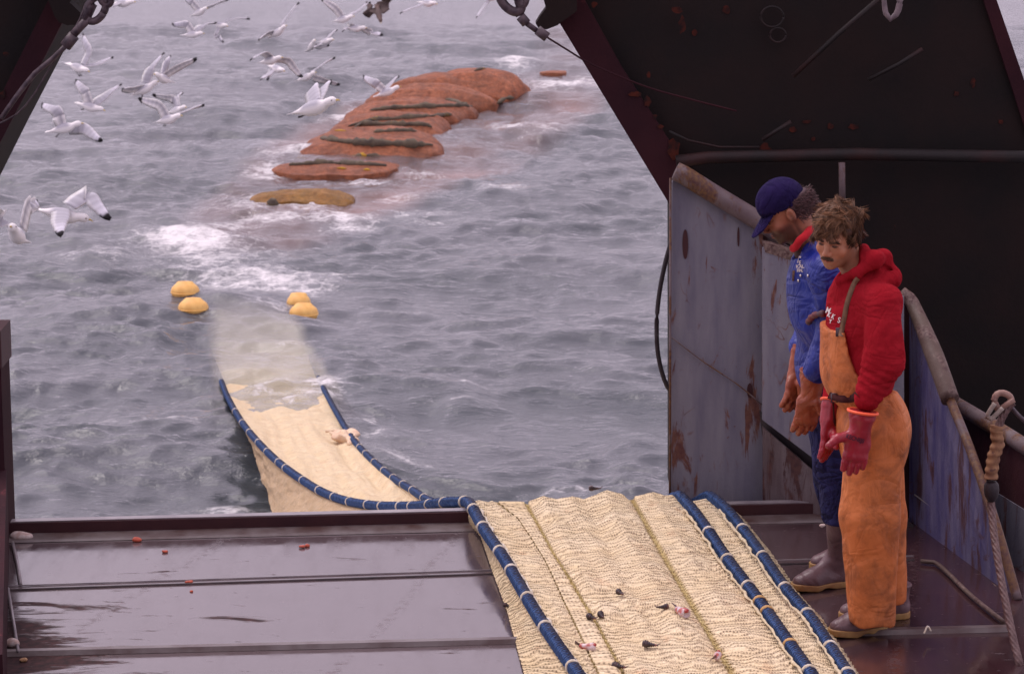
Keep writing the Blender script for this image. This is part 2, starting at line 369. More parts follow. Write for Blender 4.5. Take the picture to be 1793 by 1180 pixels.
def build_water():
    rows = [1.0, 5, 9, 13, 16]
    y = 17.5
    while y < 62: rows.append(y); y += 2.1 * y * y / (F_PX * 6.0)
    while y < 4000: rows.append(y); y *= 1.08
    Y = np.array(rows)
    u = np.concatenate([-np.geomspace(3.0, .21, 22), np.arange(-.2, .2, .00075), np.geomspace(.205, 3.0, 22)])
    X = Y[:, None] * u[None, :]; YY = np.repeat(Y[:, None], len(u), 1)
    du = np.gradient(u)[None, :] * YY; dY = np.gradient(Y)[:, None] * np.ones_like(X)
    r = np.random.default_rng(3)
    wx = X + .5 * (fbm(X * .35, YY * .35, 5) - .5) * 2; wy = YY + .9 * (fbm(X * .3 + 9, YY * .3, 6) - .5) * 2
    h = np.zeros_like(X)
    gust = .42 + .8 * fbm(X * .16, YY * .11, 21, 3)
    for k in range(90):
        lam = .24 * (6.5 / .24) ** ((k / 89.0) ** 1.35) * r.uniform(.9, 1.1); th = r.normal(.08, .6)
        kx, ky = math.sin(th) * 2 * math.pi / lam, math.cos(th) * 2 * math.pi / lam
        s = .026 if lam > 2 else (.043 if lam > .8 else .062)
        ok = sstep(1.2, 2.6, lam / np.maximum(np.abs(ky / (2 * math.pi / lam)) * dY, np.abs(du)))
        ph = kx * wx + ky * wy + r.uniform(0, 6.28)
        h += ok * (s * lam / (2 * math.pi)) * (np.exp(np.sin(ph) - 1) * 2 - .93)
    h *= gust
    # patches of foam: (px, py, half-width px, half-height px, strength, lean)
    blobs = [(330, 425, 85, 24, 1.0, -.1), (380, 455, 90, 22, .72, .1), (440, 485, 100, 18, .95, .18), (500, 500, 80, 13, .7, .05), (300, 415, 50, 16, .9, 0), (250, 425, 60, 12, .4, 0),
             (380, 400, 60, 10, .7, 0), (460, 388, 90, 9, .72, -.1), (600, 385, 70, 11, .75, 0), (610, 395, 60, 8, .7, 0), (420, 365, 50, 14, .5, -.3), (540, 370, 60, 8, .5, 0), (460, 305, 45, 8, .6, 0),
             (885, 337, 42, 6, .75, 0), (905, 110, 38, 12, 1.0, 0), (985, 152, 55, 7, .8, -.15), (1030, 135, 30, 8, .7, 0), (890, 228, 35, 7, .75, -.1), (960, 235, 40, 4, .6, -.2), (730, 375, 70, 6, .45, 0), (760, 385, 60, 5, .35, 0), (1060, 205, 30, 4, .55, 0), (1020, 210, 25, 4, .5, 0),
             (275, 752, 90, 7, .42, 0), (290, 745, 60, 5, .38, 0), (400, 884, 75, 9, .72, 0), (470, 545, 40, 10, .5, 0), (540, 512, 45, 11, .7, 0), (590, 480, 60, 7, .4, 0), (640, 735, 40, 8, .55, 0.3), (665, 765, 40, 7, .5, .3), (690, 800, 45, 7, .5, .3), (725, 815, 40, 6, .45, .2), (820, 678, 45, 5, .45, 0), (790, 705, 60, 6, .4, 0),
             (450, 700, 60, 8, .5, 0), (520, 715, 50, 9, .5, .2), (480, 668, 60, 8, .45, 0), (575, 680, 45, 10, .6, .3), (560, 700, 30, 8, .6, .3), (470, 600, 70, 12, .3, 0), (480, 625, 60, 10, .32, 0), (700, 545, 50, 6, .25, 0), (180, 455, 90, 12, .35, 0), (120, 380, 60, 8, .25, 0), (740, 300, 60, 6, .45, 0), (820, 210, 40, 5, .5, 0), (700, 350, 60, 6, .35, 0), (960, 858, 90, 8, .3, 0), (490, 250, 50, 6, .35, 0), (640, 320, 60, 7, .4, 0), (1150, 690, 50, 6, .2, 0), (470, 275, 30, 7, .5, 0),
             (608, 205, 26, 6, .7, -.3), (575, 240, 22, 6, .65, -.4), (520, 272, 26, 6, .7, -.4), (478, 300, 30, 7, .8, -.2), (445, 338, 26, 7, .7, -.2), (640, 312, 50, 5, .55, 0), (760, 262, 30, 5, .5, 0), (520, 362, 70, 6, .6, 0), (330, 885, 40, 6, .4, 0), (200, 748, 40, 5, .3, 0)]
    foam = np.zeros_like(X)
    for px, py, a, b, sgt, lean in blobs:
        c = G(px, py, WATER); e1 = G(px + a, py + lean * a, WATER) - c; rx = np.linalg.norm(e1); ry = abs(G(px, py - b, WATER)[1] - c[1])
        dxy = np.stack([X - c[0], YY - c[1]], -1); e = e1[:2] / rx; q1 = dxy @ e; q2 = dxy @ np.array([-e[1], e[0]])
        d = (q1 / rx) ** 2 + (q2 / ry) ** 2
        foam = np.maximum(foam, sgt * np.exp(-d * 1.1))
    foam = foam * (.55 + .9 * fbm(X * 1.6, YY * .9, 31)) 
    crest = sstep(.09, .17, h) * sstep(.62, .8, fbm(X * .35, YY * .3, 77))
    foam = np.clip(np.maximum(foam, crest * .55), 0, 1)
    h += foam * .05 * fbm(X * 7, YY * 5, 41) * 1.6
    global WZ; WZ = (X, YY, h)
    # water streams thin and clear over what is just below the surface
    clear = np.full_like(X, .0)
    def band(cpts, hw, amt, soft=.25):
        c = np.array(cpts); out = np.zeros_like(X)
        xc = np.interp(YY, c[:, 1], c[:, 0]); w = np.interp(YY, c[:, 1], np.array(hw)); a = np.interp(YY, c[:, 1], np.array(amt))
        return a * (1 - sstep(w * .92, w * 1.08 + soft, np.abs(X - xc)))
    nb = [G(*p, WATER) for p in ((500, 730), (480, 690), (468, 650), (455, 600), (445, 570), (437, 540))]
    clear = np.maximum(clear, band(nb, [.62, .56, .5, .48, .46, .44], [.85, .78, .62, .42, .25, .0], .05))
    nbm = [G(*p, WATER) for p in ((506, 742), (496, 700), (474, 655), (458, 610), (448, 575), (440, 545))]
    net_glow = band(nbm, [.34, .44, .45, .42, .38, .32], [.35, .62, .78, .62, .36, .0], .12) * (.75 + .5 * fbm(X * 2.2, YY * 1.6, 91)) * sstep(G(500, 775, WATER)[1], G(500, 735, WATER)[1], YY); net_glow = np.clip(net_glow, 0, 1)
    cb = [G(*p, WATER) for p in ((400, 425), (480, 370), (560, 330), (640, 290), (700, 245), (800, 190), (880, 150), (1000, 122))]
    clear *= sstep(G(500, 760, WATER)[1], G(500, 725, WATER)[1], YY)
    clear = np.maximum(clear, band(cb, [.4, .8, 1.0, 1.15, 1.25, 1.3, 1.0, .4], [.0, .4, .55, .55, .5, .5, .4, .2], .3))
    ruddy = band([c + (.25, 0, 0) for c in cb], [.5, 1.0, 1.3, 1.6, 1.8, 1.8, 1.3, .5], [.3, .5, .5, .5, .5, .5, .35, .2], .5) * np.clip(1.5 * fbm(X * .9, YY * .9, 95) - .1, 0, 1) * .75 * sstep(G(400, 455, WATER)[1], G(400, 415, WATER)[1], YY)
    clear *= (.65 + .5 * fbm(X * 1.2, YY * .8, 51)); clear = np.clip(clear, 0, .96)
    v = np.stack([X, YY, WATER + h], -1).reshape(-1, 3)
    f = grid_faces(len(Y), len(u))
    o = mk_obj('sea_water', v, f, M['water'], attrs={'foam': foam.ravel(), 'clear': clear.ravel(), 'net_glow': net_glow.ravel(), 'ruddy': ruddy.ravel()})
    tag(o, kind='structure')
build_water()
o = mk_obj('sea_bed', [(-4000, -50, -14), (4000, -50, -14), (4000, 4000, -14), (-4000, 4000, -14)], [(0, 1, 2, 3)], simple('deep_water', (.05, .062, .065), rough=1, spec=0, bs=0), smooth=False)
tag(o, kind='structure')

# ================================================================== DECK AND HULL
def line2(a, b, z=0.):
    A, B = G(*a, z), G(*b, z); return A, B
SA, SB = G(15, 915, .07), G(1445, 880, .07)                      # top edge of the sill
sd_ = (SB - SA) / np.linalg.norm(SB - SA); sn_ = np.array([-sd_[1], sd_[0], 0])     # sn_ points aft
def at_sill(x, off=0, z=0.):                                     # point on the sill line at given x
    t = (x - SA[0]) / sd_[0]; p = SA + sd_ * t + sn_ * off; p[2] = z; return p

def deck_mat():
    t = NT('wet_deck_steel'); v = t.coord('Object'); vs = t.coord('Object', (1.0, 3.0, 1))
    n = t.noise(v, 2.4, 7, .6); fine = t.noise(v, 26, 6, .65)
    x = t.new('ShaderNodeSeparateXYZ'); t.l.new(v, x.inputs[0]); X, Y = x.outputs[0], x.outputs[1]
    # worn, half-dry patches: towards the left edge and at the scattered scuffs
    left = t.ramp(X, -2.35, -1.25, 1, 0); near = t.ramp(Y, 12.2, 10.9, -.05, 1)
    scuff = t.noise(t.coord('Object', (1.1, 3.6, 1)), 1.9, 8, .66, .5)
    dry = t.ramp(t.math('ADD', scuff, t.math('MULTIPLY', t.math('MULTIPLY', left, near), .46)), .645, .72)
    spots = t.ramp(t.noise(t.coord('Object', (.8, 1.6, 1)), 15, 6, .7), .635, .70, 0, .8)
    scr = t.new('ShaderNodeTexWave'); scr.inputs['Scale'].default_value = .33; scr.inputs['Distortion'].default_value = 5; scr.inputs['Detail'].default_value = 3
    t.l.new(t.coord('Object', (1, .35, 1), (0, 0, .5)), scr.inputs['Vector'])
    line = t.math('MULTIPLY', t.ramp(scr.outputs['Fac'], .985, 1.0), t.ramp(fine, .45, .6))
    f = t.math('MINIMUM', t.math('ADD', t.math('MAXIMUM', dry, spots), t.math('MULTIPLY', line, .3)), 1.0)
    right = t.ramp(X, 1.0, 1.5, 0, 1)  # base colour darkened to the right for the gantry's dark reflection
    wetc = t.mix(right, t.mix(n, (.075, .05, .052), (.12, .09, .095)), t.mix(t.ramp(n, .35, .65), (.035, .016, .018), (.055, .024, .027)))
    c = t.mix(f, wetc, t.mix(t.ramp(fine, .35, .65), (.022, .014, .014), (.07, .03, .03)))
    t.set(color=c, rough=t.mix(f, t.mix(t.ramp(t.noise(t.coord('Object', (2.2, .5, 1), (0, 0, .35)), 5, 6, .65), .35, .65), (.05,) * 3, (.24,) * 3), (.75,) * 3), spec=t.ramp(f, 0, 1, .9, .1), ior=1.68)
    t.bump(t.math('ADD', t.noise(t.coord('Object', (1, 1, 1)), 3.0, 3), t.math('MULTIPLY', fine, .12)), .12, .01); return t.m
M['deck'] = deck_mat()
xl, xr = -3.4, 3.2
A0, B0 = at_sill(xl), at_sill(xr)
nx_, ny_ = 60, 40
gx = np.linspace(0, 1, nx_); gy = np.linspace(0, 1, ny_)
far = A0[None] + gx[:, None] * (B0 - A0)[None]; nearp = far.copy(); nearp[:, 1] = 3.0 
dv = nearp[None] * gy[:, None, None] + far[None] * (1 - gy[:, None, None])
dv[..., 2] += .004 * (fbm(dv[..., 0] * 1.3, dv[..., 1] * 1.3, 9) - .5)
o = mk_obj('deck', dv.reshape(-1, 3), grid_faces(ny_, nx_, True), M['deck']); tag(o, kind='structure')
# seams between the deck plates and the raised cross rib
def strip(name, pa, pb, width, z0, z1, mat, tg=None):
    A, B = G(*pa, 0), G(*pb, 0); d = (B - A) / np.linalg.norm(B - A); n = np.array([-d[1], d[0], 0]) * width / 2
    m = MB(); m.prism([A - n + (0, 0, z0), B - n + (0, 0, z0), B - n * .55 + (0, 0, z1), A - n * .55 + (0, 0, z1)], (0, 0, 0)) if False else None
    P4 = [A - n, B - n, B + n, A + n]; Q = [A - n * .6, B - n * .6, B + n * .6, A + n * .6]
    v = [p + (0, 0, z0) for p in P4] + [q + (0, 0, z1) for q in Q]
    f = [(0, 1, 5, 4), (1, 2, 6, 5), (2, 3, 7, 6), (3, 0, 4, 7), (4, 5, 6, 7), (3, 2, 1, 0)]
    return mk_obj(name, v, f, mat, smooth=False)
M['seam'] = simple('deck_seam', (.02, .013, .015), (.06, .035, .035), 14, rough=.5)
M['rib'] = simple('deck_rib_steel', (.15, .12, .115), (.075, .04, .035), 7, .35, .6, rough=.35, spec=.6, bs=50)
o = strip('deck_seam', (-60, 1036), (1600, 981), .016, .001, .007, M['seam']); tag(o, kind='structure')
o = strip('deck_seam', (-60, 1029), (1600, 974), .006, .001, .006, M['edge']); tag(o, kind='structure')
o = strip('deck_rib', (12, 1146), (1772, 1103), .055, .001, .020, M['rib']); tag(o, kind='structure')
# fillet and sill
m = MB()
a, b = at_sill(-2.6), at_sill(2.1)
m.prism([a + (0, 0, -.01), b + (0, 0, -.01), b + (0, 0, .066), a + (0, 0, .066)][::-1], sn_ * .06)
sill = m.build('stern_sill', M['maroon'], at=a, smooth=False); tag(sill, 'low dark red steel sill along the stern edge of the deck', 'sill')
m = MB(); m.prism([a + (0, 0, .067) + sn_ * .012, b + (0, 0, .067) + sn_ * .012, b + (0, 0, .072) + sn_ * .012, a + (0, 0, .072) + sn_ * .012][::-1], sn_ * .05)
m.build('edge_highlight', M['edge'], sill, smooth=False)  # pale strip: the highlight along the sill's top edge, put into its colour
m = MB(); m.prism([a - sn_ * .10 + (0, 0, .002), a - sn_ * .002 + (0, 0, .002), a - sn_ * .002 + (0, 0, .018), a - sn_ * .09 + (0, 0, .009)], b - a)
o = m.build('deck_margin', M['rib'], smooth=False); tag(o, kind='structure')
# hull below the deck
m = MB(); a, b = at_sill(-2.9, .055, -.02), at_sill(3.3, .055, -.02)
m.prism([a, b, np.array([3.3, -14, -.02]), np.array([-2.9, -14, -.02])], (0, 0, -3.2))
o = m.build('ship_hull', M['maroon'], at=(0, 0, -1), smooth=False); tag(o, 'dark red steel hull under the deck of the trawler', 'ship hull')

# left bulwark post and gutter
bw = empty('bulwark', P(5, 950, 12.75), 'narrow dark red bulwark post at the left end of the stern sill', 'bulwark', )
m = MB(); p0 = P(6, 575, 12.72); m.box((p0[0] - .35, 12.62, -.02), (p0[0], 12.84, p0[2])); m.build('post', M['flange'], bw, smooth=False)
m = MB(); m.box((p0[0] - .3, 12.60, p0[2] - .16), (p0[0] + .008, 12.86, p0[2] + .012)); m.build('cap', M['maroon'], bw, smooth=False)
m = MB()
pl = [G(16, 945), G(12, 1180), G(10, 1300)]
for k in range(2):
    A, B = pl[k], pl[k + 1]
    m.prism([A + (-.5, 0, 0), A + (0, 0, 0), A + (0, 0, .34), A + (-.5, 0, .34)], B - A)
m.build('side_plate', M['flange'], bw, smooth=False)
m = MB(); m.tube([G(22, 950, .01), G(30, 985, .01), G(36, 1022, .01)], .008); m.tube([G(14, 1030, .02), G(32, 1140, .02)], .007)
m.build('rim_bar', M['edge'], bw)

# ================================================================== RIGHT BULWARK PANELS
def q3(lst, Y): return [P(x, y, (Y(x) if callable(Y) else Y)) for x, y in lst]
wall = empty('bulwark', P(1250, 880, 13.2), 'tall worn grey steel bulwark with sloping rounded rail at the stern', 'bulwark')
m = MB(); m.prism(q3([(1177, 320), (1181, 305), (1336, 405), (1336, 900), (1172, 900)], 13.25)[::-1], (0, .05, 0)); m.build('panel', M['panel'], wall, smooth=False)
m = MB(); m.prism(q3([(1336, 405), (1400, 445), (1400, 900), (1336, 900)], 13.3)[::-1], (0, .05, 0)); m.build('panel', M['panel_low'], wall, smooth=False)
rl = [P(1183, 300, 13.22), P(1196, 306, 13.22), P(1250, 340, 13.22), P(1320, 382, 13.22), P(1372, 414, 13.22)]
v, f, _ = tube_geo(catmull(rl, .03), .045, 16); mk_obj('rail', v, f, M['rail'], wall)
m = MB(); m.tube(q3([(1174, 312), (1173, 880)], 13.22), .006); m.build('edge_weld', M['rail'], wall)
m = MB(); m.tube(catmull(q3([(1175, 590), (1230, 632), (1290, 672), (1334, 708)], 13.23), .05), .0035, 6); m.build('weld_line', M['rail'], wall)
for (x, y, w_, h_) in ((1200, 428, 5, 26), (1313, 684, 5, 13), (1293, 415, 2, 17)):
    a_ = np.linspace(0, 2 * np.pi, 24, endpoint=False); c_ = [P(x + w_ * math.cos(t), y + h_ * math.sin(t), 13.245) for t in a_]
    m = MB(); m.prism(c_[::-1], (0, .004, 0)); m.build('oval_slot', M['maroon'], wall, smooth=False)
# inner lower bulwark behind the men
wall2 = empty('bulwark', P(1480, 880, 13.1), 'lower grey bulwark panel with diagonal bottom edge behind the two men', 'bulwark')
Yw = lambda x: 13.12 - (x - 1335) / 258 * .35
m = MB(); m.prism(q3([(1335, 435), (1342, 432), (1470, 478), (1583, 520), (1583, 905), (1450, 822), (1335, 735)], Yw)[::-1], (0, .03, 0)); m.build('panel', M['panel'], wall2, smooth=False)
m = MB(); m.prism(q3([(1336, 748), (1440, 838), (1600, 960), (1600, 1000), (1336, 900)], lambda x: Yw(x) + .05)[::-1], (0, .03, 0)); m.build('kick_plate', M['panel_low'], wall2, smooth=False)
m = MB(); m.prism(q3([(1336, 425), (1352, 428), (1475, 470), (1480, 486), (1340, 442)], lambda x: Yw(x) - .004)[::-1], (0, .08, 0)); m.build('top_flange', M['railrust'], wall2, smooth=False)
m = MB(); m.prism(q3([(1330, 720), (1440, 800), (1600, 920), (1600, 970), (1335, 765)], lambda x: Yw(x) + .11)[::-1], (0, .02, 0)); m.build('gap_shade', M['black'], wall2, smooth=False)  # black sheet standing in for the shade in the gap below the panel

# blue gusset wing stepping down to the deck
wing = empty('bulwark', G(1650, 950), 'worn blue bulwark wing sloping down to the deck behind the man in orange', 'bulwark')
def Ys(px, py=None):      # plan of the side wall
    return np.interp(px, [1560, 1600, 1745, 1800], [13.0, 12.95, 11.95, 11.65])
def S(px, py, d=0.): return P(px, py, float(Ys(px)) + d)
g = [S(1592, 528), S(1662, 697), S(1712, 830), S(1750, 955), S(1782, 1055), S(1775, 1062), S(1745, 1035), S(1600, 1000), S(1592, 925)]
m = MB(); m.prism(g[::-1], (.02, .02, 0)); m.build('gusset_plate', M['bluepl'], wing, smooth=False)
m = MB(); m.prism([S(1560, 505, .04), S(1600, 528, .04), S(1600, 1010, .04), S(1560, 1000, .04)][::-1], (.02, .03, 0)); m.build('corner_post', M['maroon'], wing, smooth=False)
v, f, _ = tube_geo(catmull([S(1578, 512, -.01), S(1592, 523, -.01), S(1604, 545, -.02), S(1636, 622, -.02), S(1664, 700, -.02)], .03), np.interp(np.arange(60) / 59, [0, .2, 1], [.03, .043, .038])[:len(catmull([S(1578, 512, -.01), S(1592, 523, -.01), S(1604, 545, -.02), S(1636, 622, -.02), S(1664, 700, -.02)], .03))], 16); mk_obj('rail', v, f, M['railrust'], wing)
v, f, _ = tube_geo(catmull([S(1663, 698, -.02), S(1700, 790, -.02), S(1740, 905, -.02), S(1782, 1050, -.02)], .03), .021, 12); mk_obj('lower_rail', v, f, M['rail'], wing)
m = MB(); m.tube(catmull([S(1583, 926, -.02), S(1610, 936, -.03), S(1680, 985, -.03), S(1745, 1030, -.03)], .05), .012, 8); m.build('stiffener', M['rail'], wing)
m = MB(); m.tube(catmull([S(1602, 866, -.012), S(1640, 893, -.012), S(1678, 920, -.012)], .05), .0045, 6); m.build('scratch_weld', M['edge'], wing)
m = MB(); m.tube(catmull([G(1612, 982, .015), G(1636, 984, .015), G(1660, 1003, .015), G(1700, 1042, .015), G(1757, 1088, .015)], .04), .010, 8); m.build('foot_weld', M['railrust'], wing)
ob = empty('bulwark', S(1700, 1000, .3), 'dark plum bulwark with rusty rail at the right edge behind the wire rope', 'bulwark')
O1, O2, O3 = P(1664, 700, 12.95), P(1800, 785, 12.15), None
dn = np.array([0, 0, -1.0])
m = MB(); m.prism([O1, O1 + dn * .95, O2 + dn * .95, O2], (.03, .03, 0)); m.build('panel', M['plum'], ob, smooth=False)
lo1, lo2 = O1 + dn * .3 + (0, -.02, 0), O2 + dn * .28 + (0, -.02, 0)
m = MB(); m.prism([lo1, lo1 + dn * .6, lo2 + dn * .62, lo2], (.012, .012, 0)); m.build('lower_panel', M['panel'], ob, smooth=False)
v, f, _ = tube_geo(catmull([O1 + (-.01, 0, 0), (O1 * .5 + O2 * .5), O2 + (.0, 0, 0), O2 + (O2 - O1) * .4], .04), .036, 14); mk_obj('rail', v, f, M['rail'], ob)

# ================================================================== GANTRY
gan = empty('gantry', P(1300, 500, 13.8), 'huge black rusty steel gantry frame straddling the stern', 'gantry')
def face(name, poly, Y, d, mat, par=gan):
    m = MB(); m.prism(q3(poly, Y)[::-1], (0, d, 0)); return m.build(name, mat, par, smooth=False)
face('leg', [(880, -140), (1177, 366), (1184, 385), (1184, 905), (1900, 905), (1880, 382), (1834, 258), (1745, 0), (1700, -140)], 13.75, .8, M['gantry'])  # lower part is a dark sheet filling in the shadowed area below the frame
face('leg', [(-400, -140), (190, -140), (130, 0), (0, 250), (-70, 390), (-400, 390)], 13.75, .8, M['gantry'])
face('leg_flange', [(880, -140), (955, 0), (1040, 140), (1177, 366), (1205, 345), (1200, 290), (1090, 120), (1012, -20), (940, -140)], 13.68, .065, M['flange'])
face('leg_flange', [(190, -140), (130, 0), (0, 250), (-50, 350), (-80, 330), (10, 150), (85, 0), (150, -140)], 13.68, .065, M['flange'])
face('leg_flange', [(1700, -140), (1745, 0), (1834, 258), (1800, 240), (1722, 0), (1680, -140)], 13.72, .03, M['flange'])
m = MB(); m.tube(q3([(1184, 283), (1240, 276), (1500, 270), (1850, 276)], 13.6), .03, 12); m.build('cross_pipe', M['darkpipe'], gan)
m = MB(); m.tube(q3([(1474, 285), (1475, 360)], 13.5), .016, 10); m.build('stanchion', M['rail'], gan)
m = MB(); m.tube(q3([(1388, 134), (1470, 58), (1560, -20)], 13.6), .012, 8); m.build('brace_pipe', M['darkpipe'], gan)
m = MB(); m.tube(q3([(1520, 140), (1575, 112), (1615, 86)], 13.62), .010, 8); m.build('brace_pipe', M['darkpipe'], gan)
m = MB(); m.tube(q3([(1335, 245), (1385, 213)], 13.6), .010, 8); m.tube(catmull(q3([(1172, 230), (1205, 246), (1260, 258), (1330, 258)], 13.62), .1), .006, 6); m.build('brace_pipe', M['darkpipe'], gan)
for (x, y, r_) in ((1352, 30, 20), (1362, 62, 14)):
    a_ = np.linspace(0, 2 * np.pi, 25); m = MB(); m.tube(q3([(x + r_ * math.cos(t), y + r_ * .9 * math.sin(t)) for t in a_], 13.7), .006, 6); m.build('ring', M['darkpipe'], gan)
# rusty scabs standing on the plating
rr = random.Random(5)
def blobpoly(cx, cy, rx, ry, n=11): return [(cx + rx * math.cos(6.283 * k / n) * rr.uniform(.6, 1.15), cy + ry * math.sin(6.283 * k / n) * rr.uniform(.6, 1.15)) for k in range(n)]
M['rust'] = simple('bright_rust', (.075, .018, .012), (.018, .011, .011), 20, .35, .62, rough=.85, spec=.1)
for (x, y, rx, ry) in ((1112, 165, 12, 5), (1134, 178, 7, 10), (1136, 132, 4, 6), (1180, 262, 14, 18), (1195, 45, 7, 18), (1185, 18, 12, 6), (1272, 18, 8, 8), (1216, 58, 5, 6), (1340, 262, 11, 12), (1388, 228, 9, 6), (1413, 214, 8, 4), (1454, 222, 6, 6), (1494, 222, 10, 6), (1424, 244, 4, 4), (1704, 145, 5, 9), (1675, 165, 5, 6), (1752, 214, 5, 5), (1040, 8, 6, 6), (1147, 205, 4, 5), (1157, 222, 6, 5), (10, 95, 6, 5), (5, 165, 6, 8)):
    face('rust_scab', blobpoly(x, y, rx, ry), 13.67 if x < 1210 else 13.745, .004, M['rust'])
face('pad_eye', [(150, -60), (128, -10), (122, 5), (140, 22), (143, 34), (132, 44), (118, 45), (104, 40), (96, 30), (60, -60)], 13.55, .12, M['gantry'])
face('pad_eye', [(935, -60), (956, 15), (945, 30), (938, 42), (944, 52), (958, 52), (976, 45), (1010, 20), (1010, -60)], 13.55, .12, M['gantry'])
# rigging on the legs
def ring_pts(cx, cy, rx, ry, Y, n=22, rot=0):
    out = []
    for k in range(n + 1):
        a = 2 * math.pi * k / n; x, y = rx * math.cos(a), ry * math.sin(a)
        out.append(P(cx + x * math.cos(rot) - y * math.sin(rot), cy + x * math.sin(rot) + y * math.cos(rot), Y))
    return out
rg = empty('stay_wire', P(100, 90, 13.3), 'dark wire stay with shackle running down to the left gantry leg', 'wire stay')
m = MB(); m.tube(ring_pts(168, 16, 15, 24, 13.3, rot=.5), .018, 8); m.tube(ring_pts(184, -8, 10, 18, 13.3, rot=-.3), .016, 8); m.tube(q3([(152, -10), (162, 10), (150, 34)], 13.3), .022, 8); m.build('shackle', M['iron'], rg)
m = MB(); m.tube(q3([(158, 30), (140, 48), (126, 64)], 13.3), .02, 8); m.tube(q3([(130, 62), (114, 82)], 13.3), .028, 8); m.build('socket', M['iron'], rg)
m = MB(); m.tube(catmull(q3([(118, 78), (90, 105), (62, 128), (30, 168), (2, 208)], 13.4), .05), .0125, 8); m.build('wire', M['iron'], rg)
m = MB(); m.tube(catmull(q3([(152, 4), (140, 34), (124, 62), (88, 118), (60, 165), (30, 200), (-5, 218)], 13.42), .05), .005, 6); m.build('thin_line', M['iron'], rg)
rg = empty('stay_wire', P(940, 60, 13.3), 'dark wire stay with shackle running down to the right gantry leg', 'wire stay')
m = MB(); m.tube(ring_pts(894, 2, 13, 24, 13.3, rot=-.75), .022, 8); m.tube(ring_pts(914, -4, 8, 16, 13.3, rot=.1), .016, 8); m.build('shackle', M['iron'], rg)
m = MB(); m.tube(q3([(900, 14), (909, 28)], 13.3), .016, 8); m.tube(q3([(911, 29), (922, 42)], 13.3), .024, 10); m.tube(q3([(920, 40), (942, 56)], 13.3), .013, 8); m.tube(q3([(941, 53), (958, 66)], 13.3), .024, 10); m.build('turnbuckle', M['iron'], rg)
m = MB(); m.tube(catmull(q3([(955, 64), (1000, 92), (1040, 115), (1130, 152), (1200, 172), (1290, 195)], 13.5), .05), .0045, 8); m.build('wire', M['flange'], rg)
# hose hanging outboard of the grey panel
hs = empty('hose', P(1160, 560, 13.6), 'black hose hanging in a loop outside the grey bulwark', 'hose')
v, f, _ = tube_geo(catmull(q3([(1182, 385), (1177, 415), (1165, 460), (1155, 510), (1150, 560), (1151, 610), (1158, 648), (1168, 676), (1180, 692)], 13.5), .03), .0115, 10)
mk_obj('tube', v, f, M['black'], hs)
m = MB(); m.tube(q3([(1182, 383), (1184, 372)], 13.5), .016, 10); m.build('fitting', M['iron'], hs)
# pale hook hanging high under the gantry
hk = empty('shackle', P(1560, 10, 13.2), 'pale grey shackle hanging at the top edge in front of the black gantry', 'shackle')
m = MB(); m.tube(catmull(q3([(1547, -30), (1548, 0), (1551, 24), (1559, 34), (1569, 26), (1575, 8), (1576, -30)], 13.2), .02), np.interp(np.linspace(0, 1, 60), [0, .5, 1], [.010, .026, .010])[:len(catmull(q3([(1547, -30), (1548, 0), (1551, 24), (1559, 34), (1569, 26), (1575, 8), (1576, -30)], 13.2), .02))], 12); m.build('bow', simple('pale_galvanised', (.26, .2, .21), (.12, .09, .1), 20), hk)
m = MB(); m.tube(q3([(1543, -26), (1580, -26)], 13.2), .012, 8); m.build('pin', M['iron'], hk)

# unseen superstructure behind the camera, added and sized to block frontal sky light
wh = empty('sky_blocker', (0, -3, 0), 'unseen grey superstructure wall added behind the viewpoint to block sky light', 'sky_blocker')
m = MB(); m.box((-5.5, -4, -.4), (5.5, -1.2, 8.5)); m.build('wall', M['panel'], wh, smooth=False)
for k in range(5):
    m = MB(); m.box((-4.6 + k * 1.95, -1.205, 5.2), (-3.3 + k * 1.95, -1.17, 6.3)); m.build('window', M['black'], wh, smooth=False)
m = MB(); m.box((-5.5, -1.2, 1.75), (5.5, .5, 1.85)); m.build('walkway', M['maroon'], wh, smooth=False)
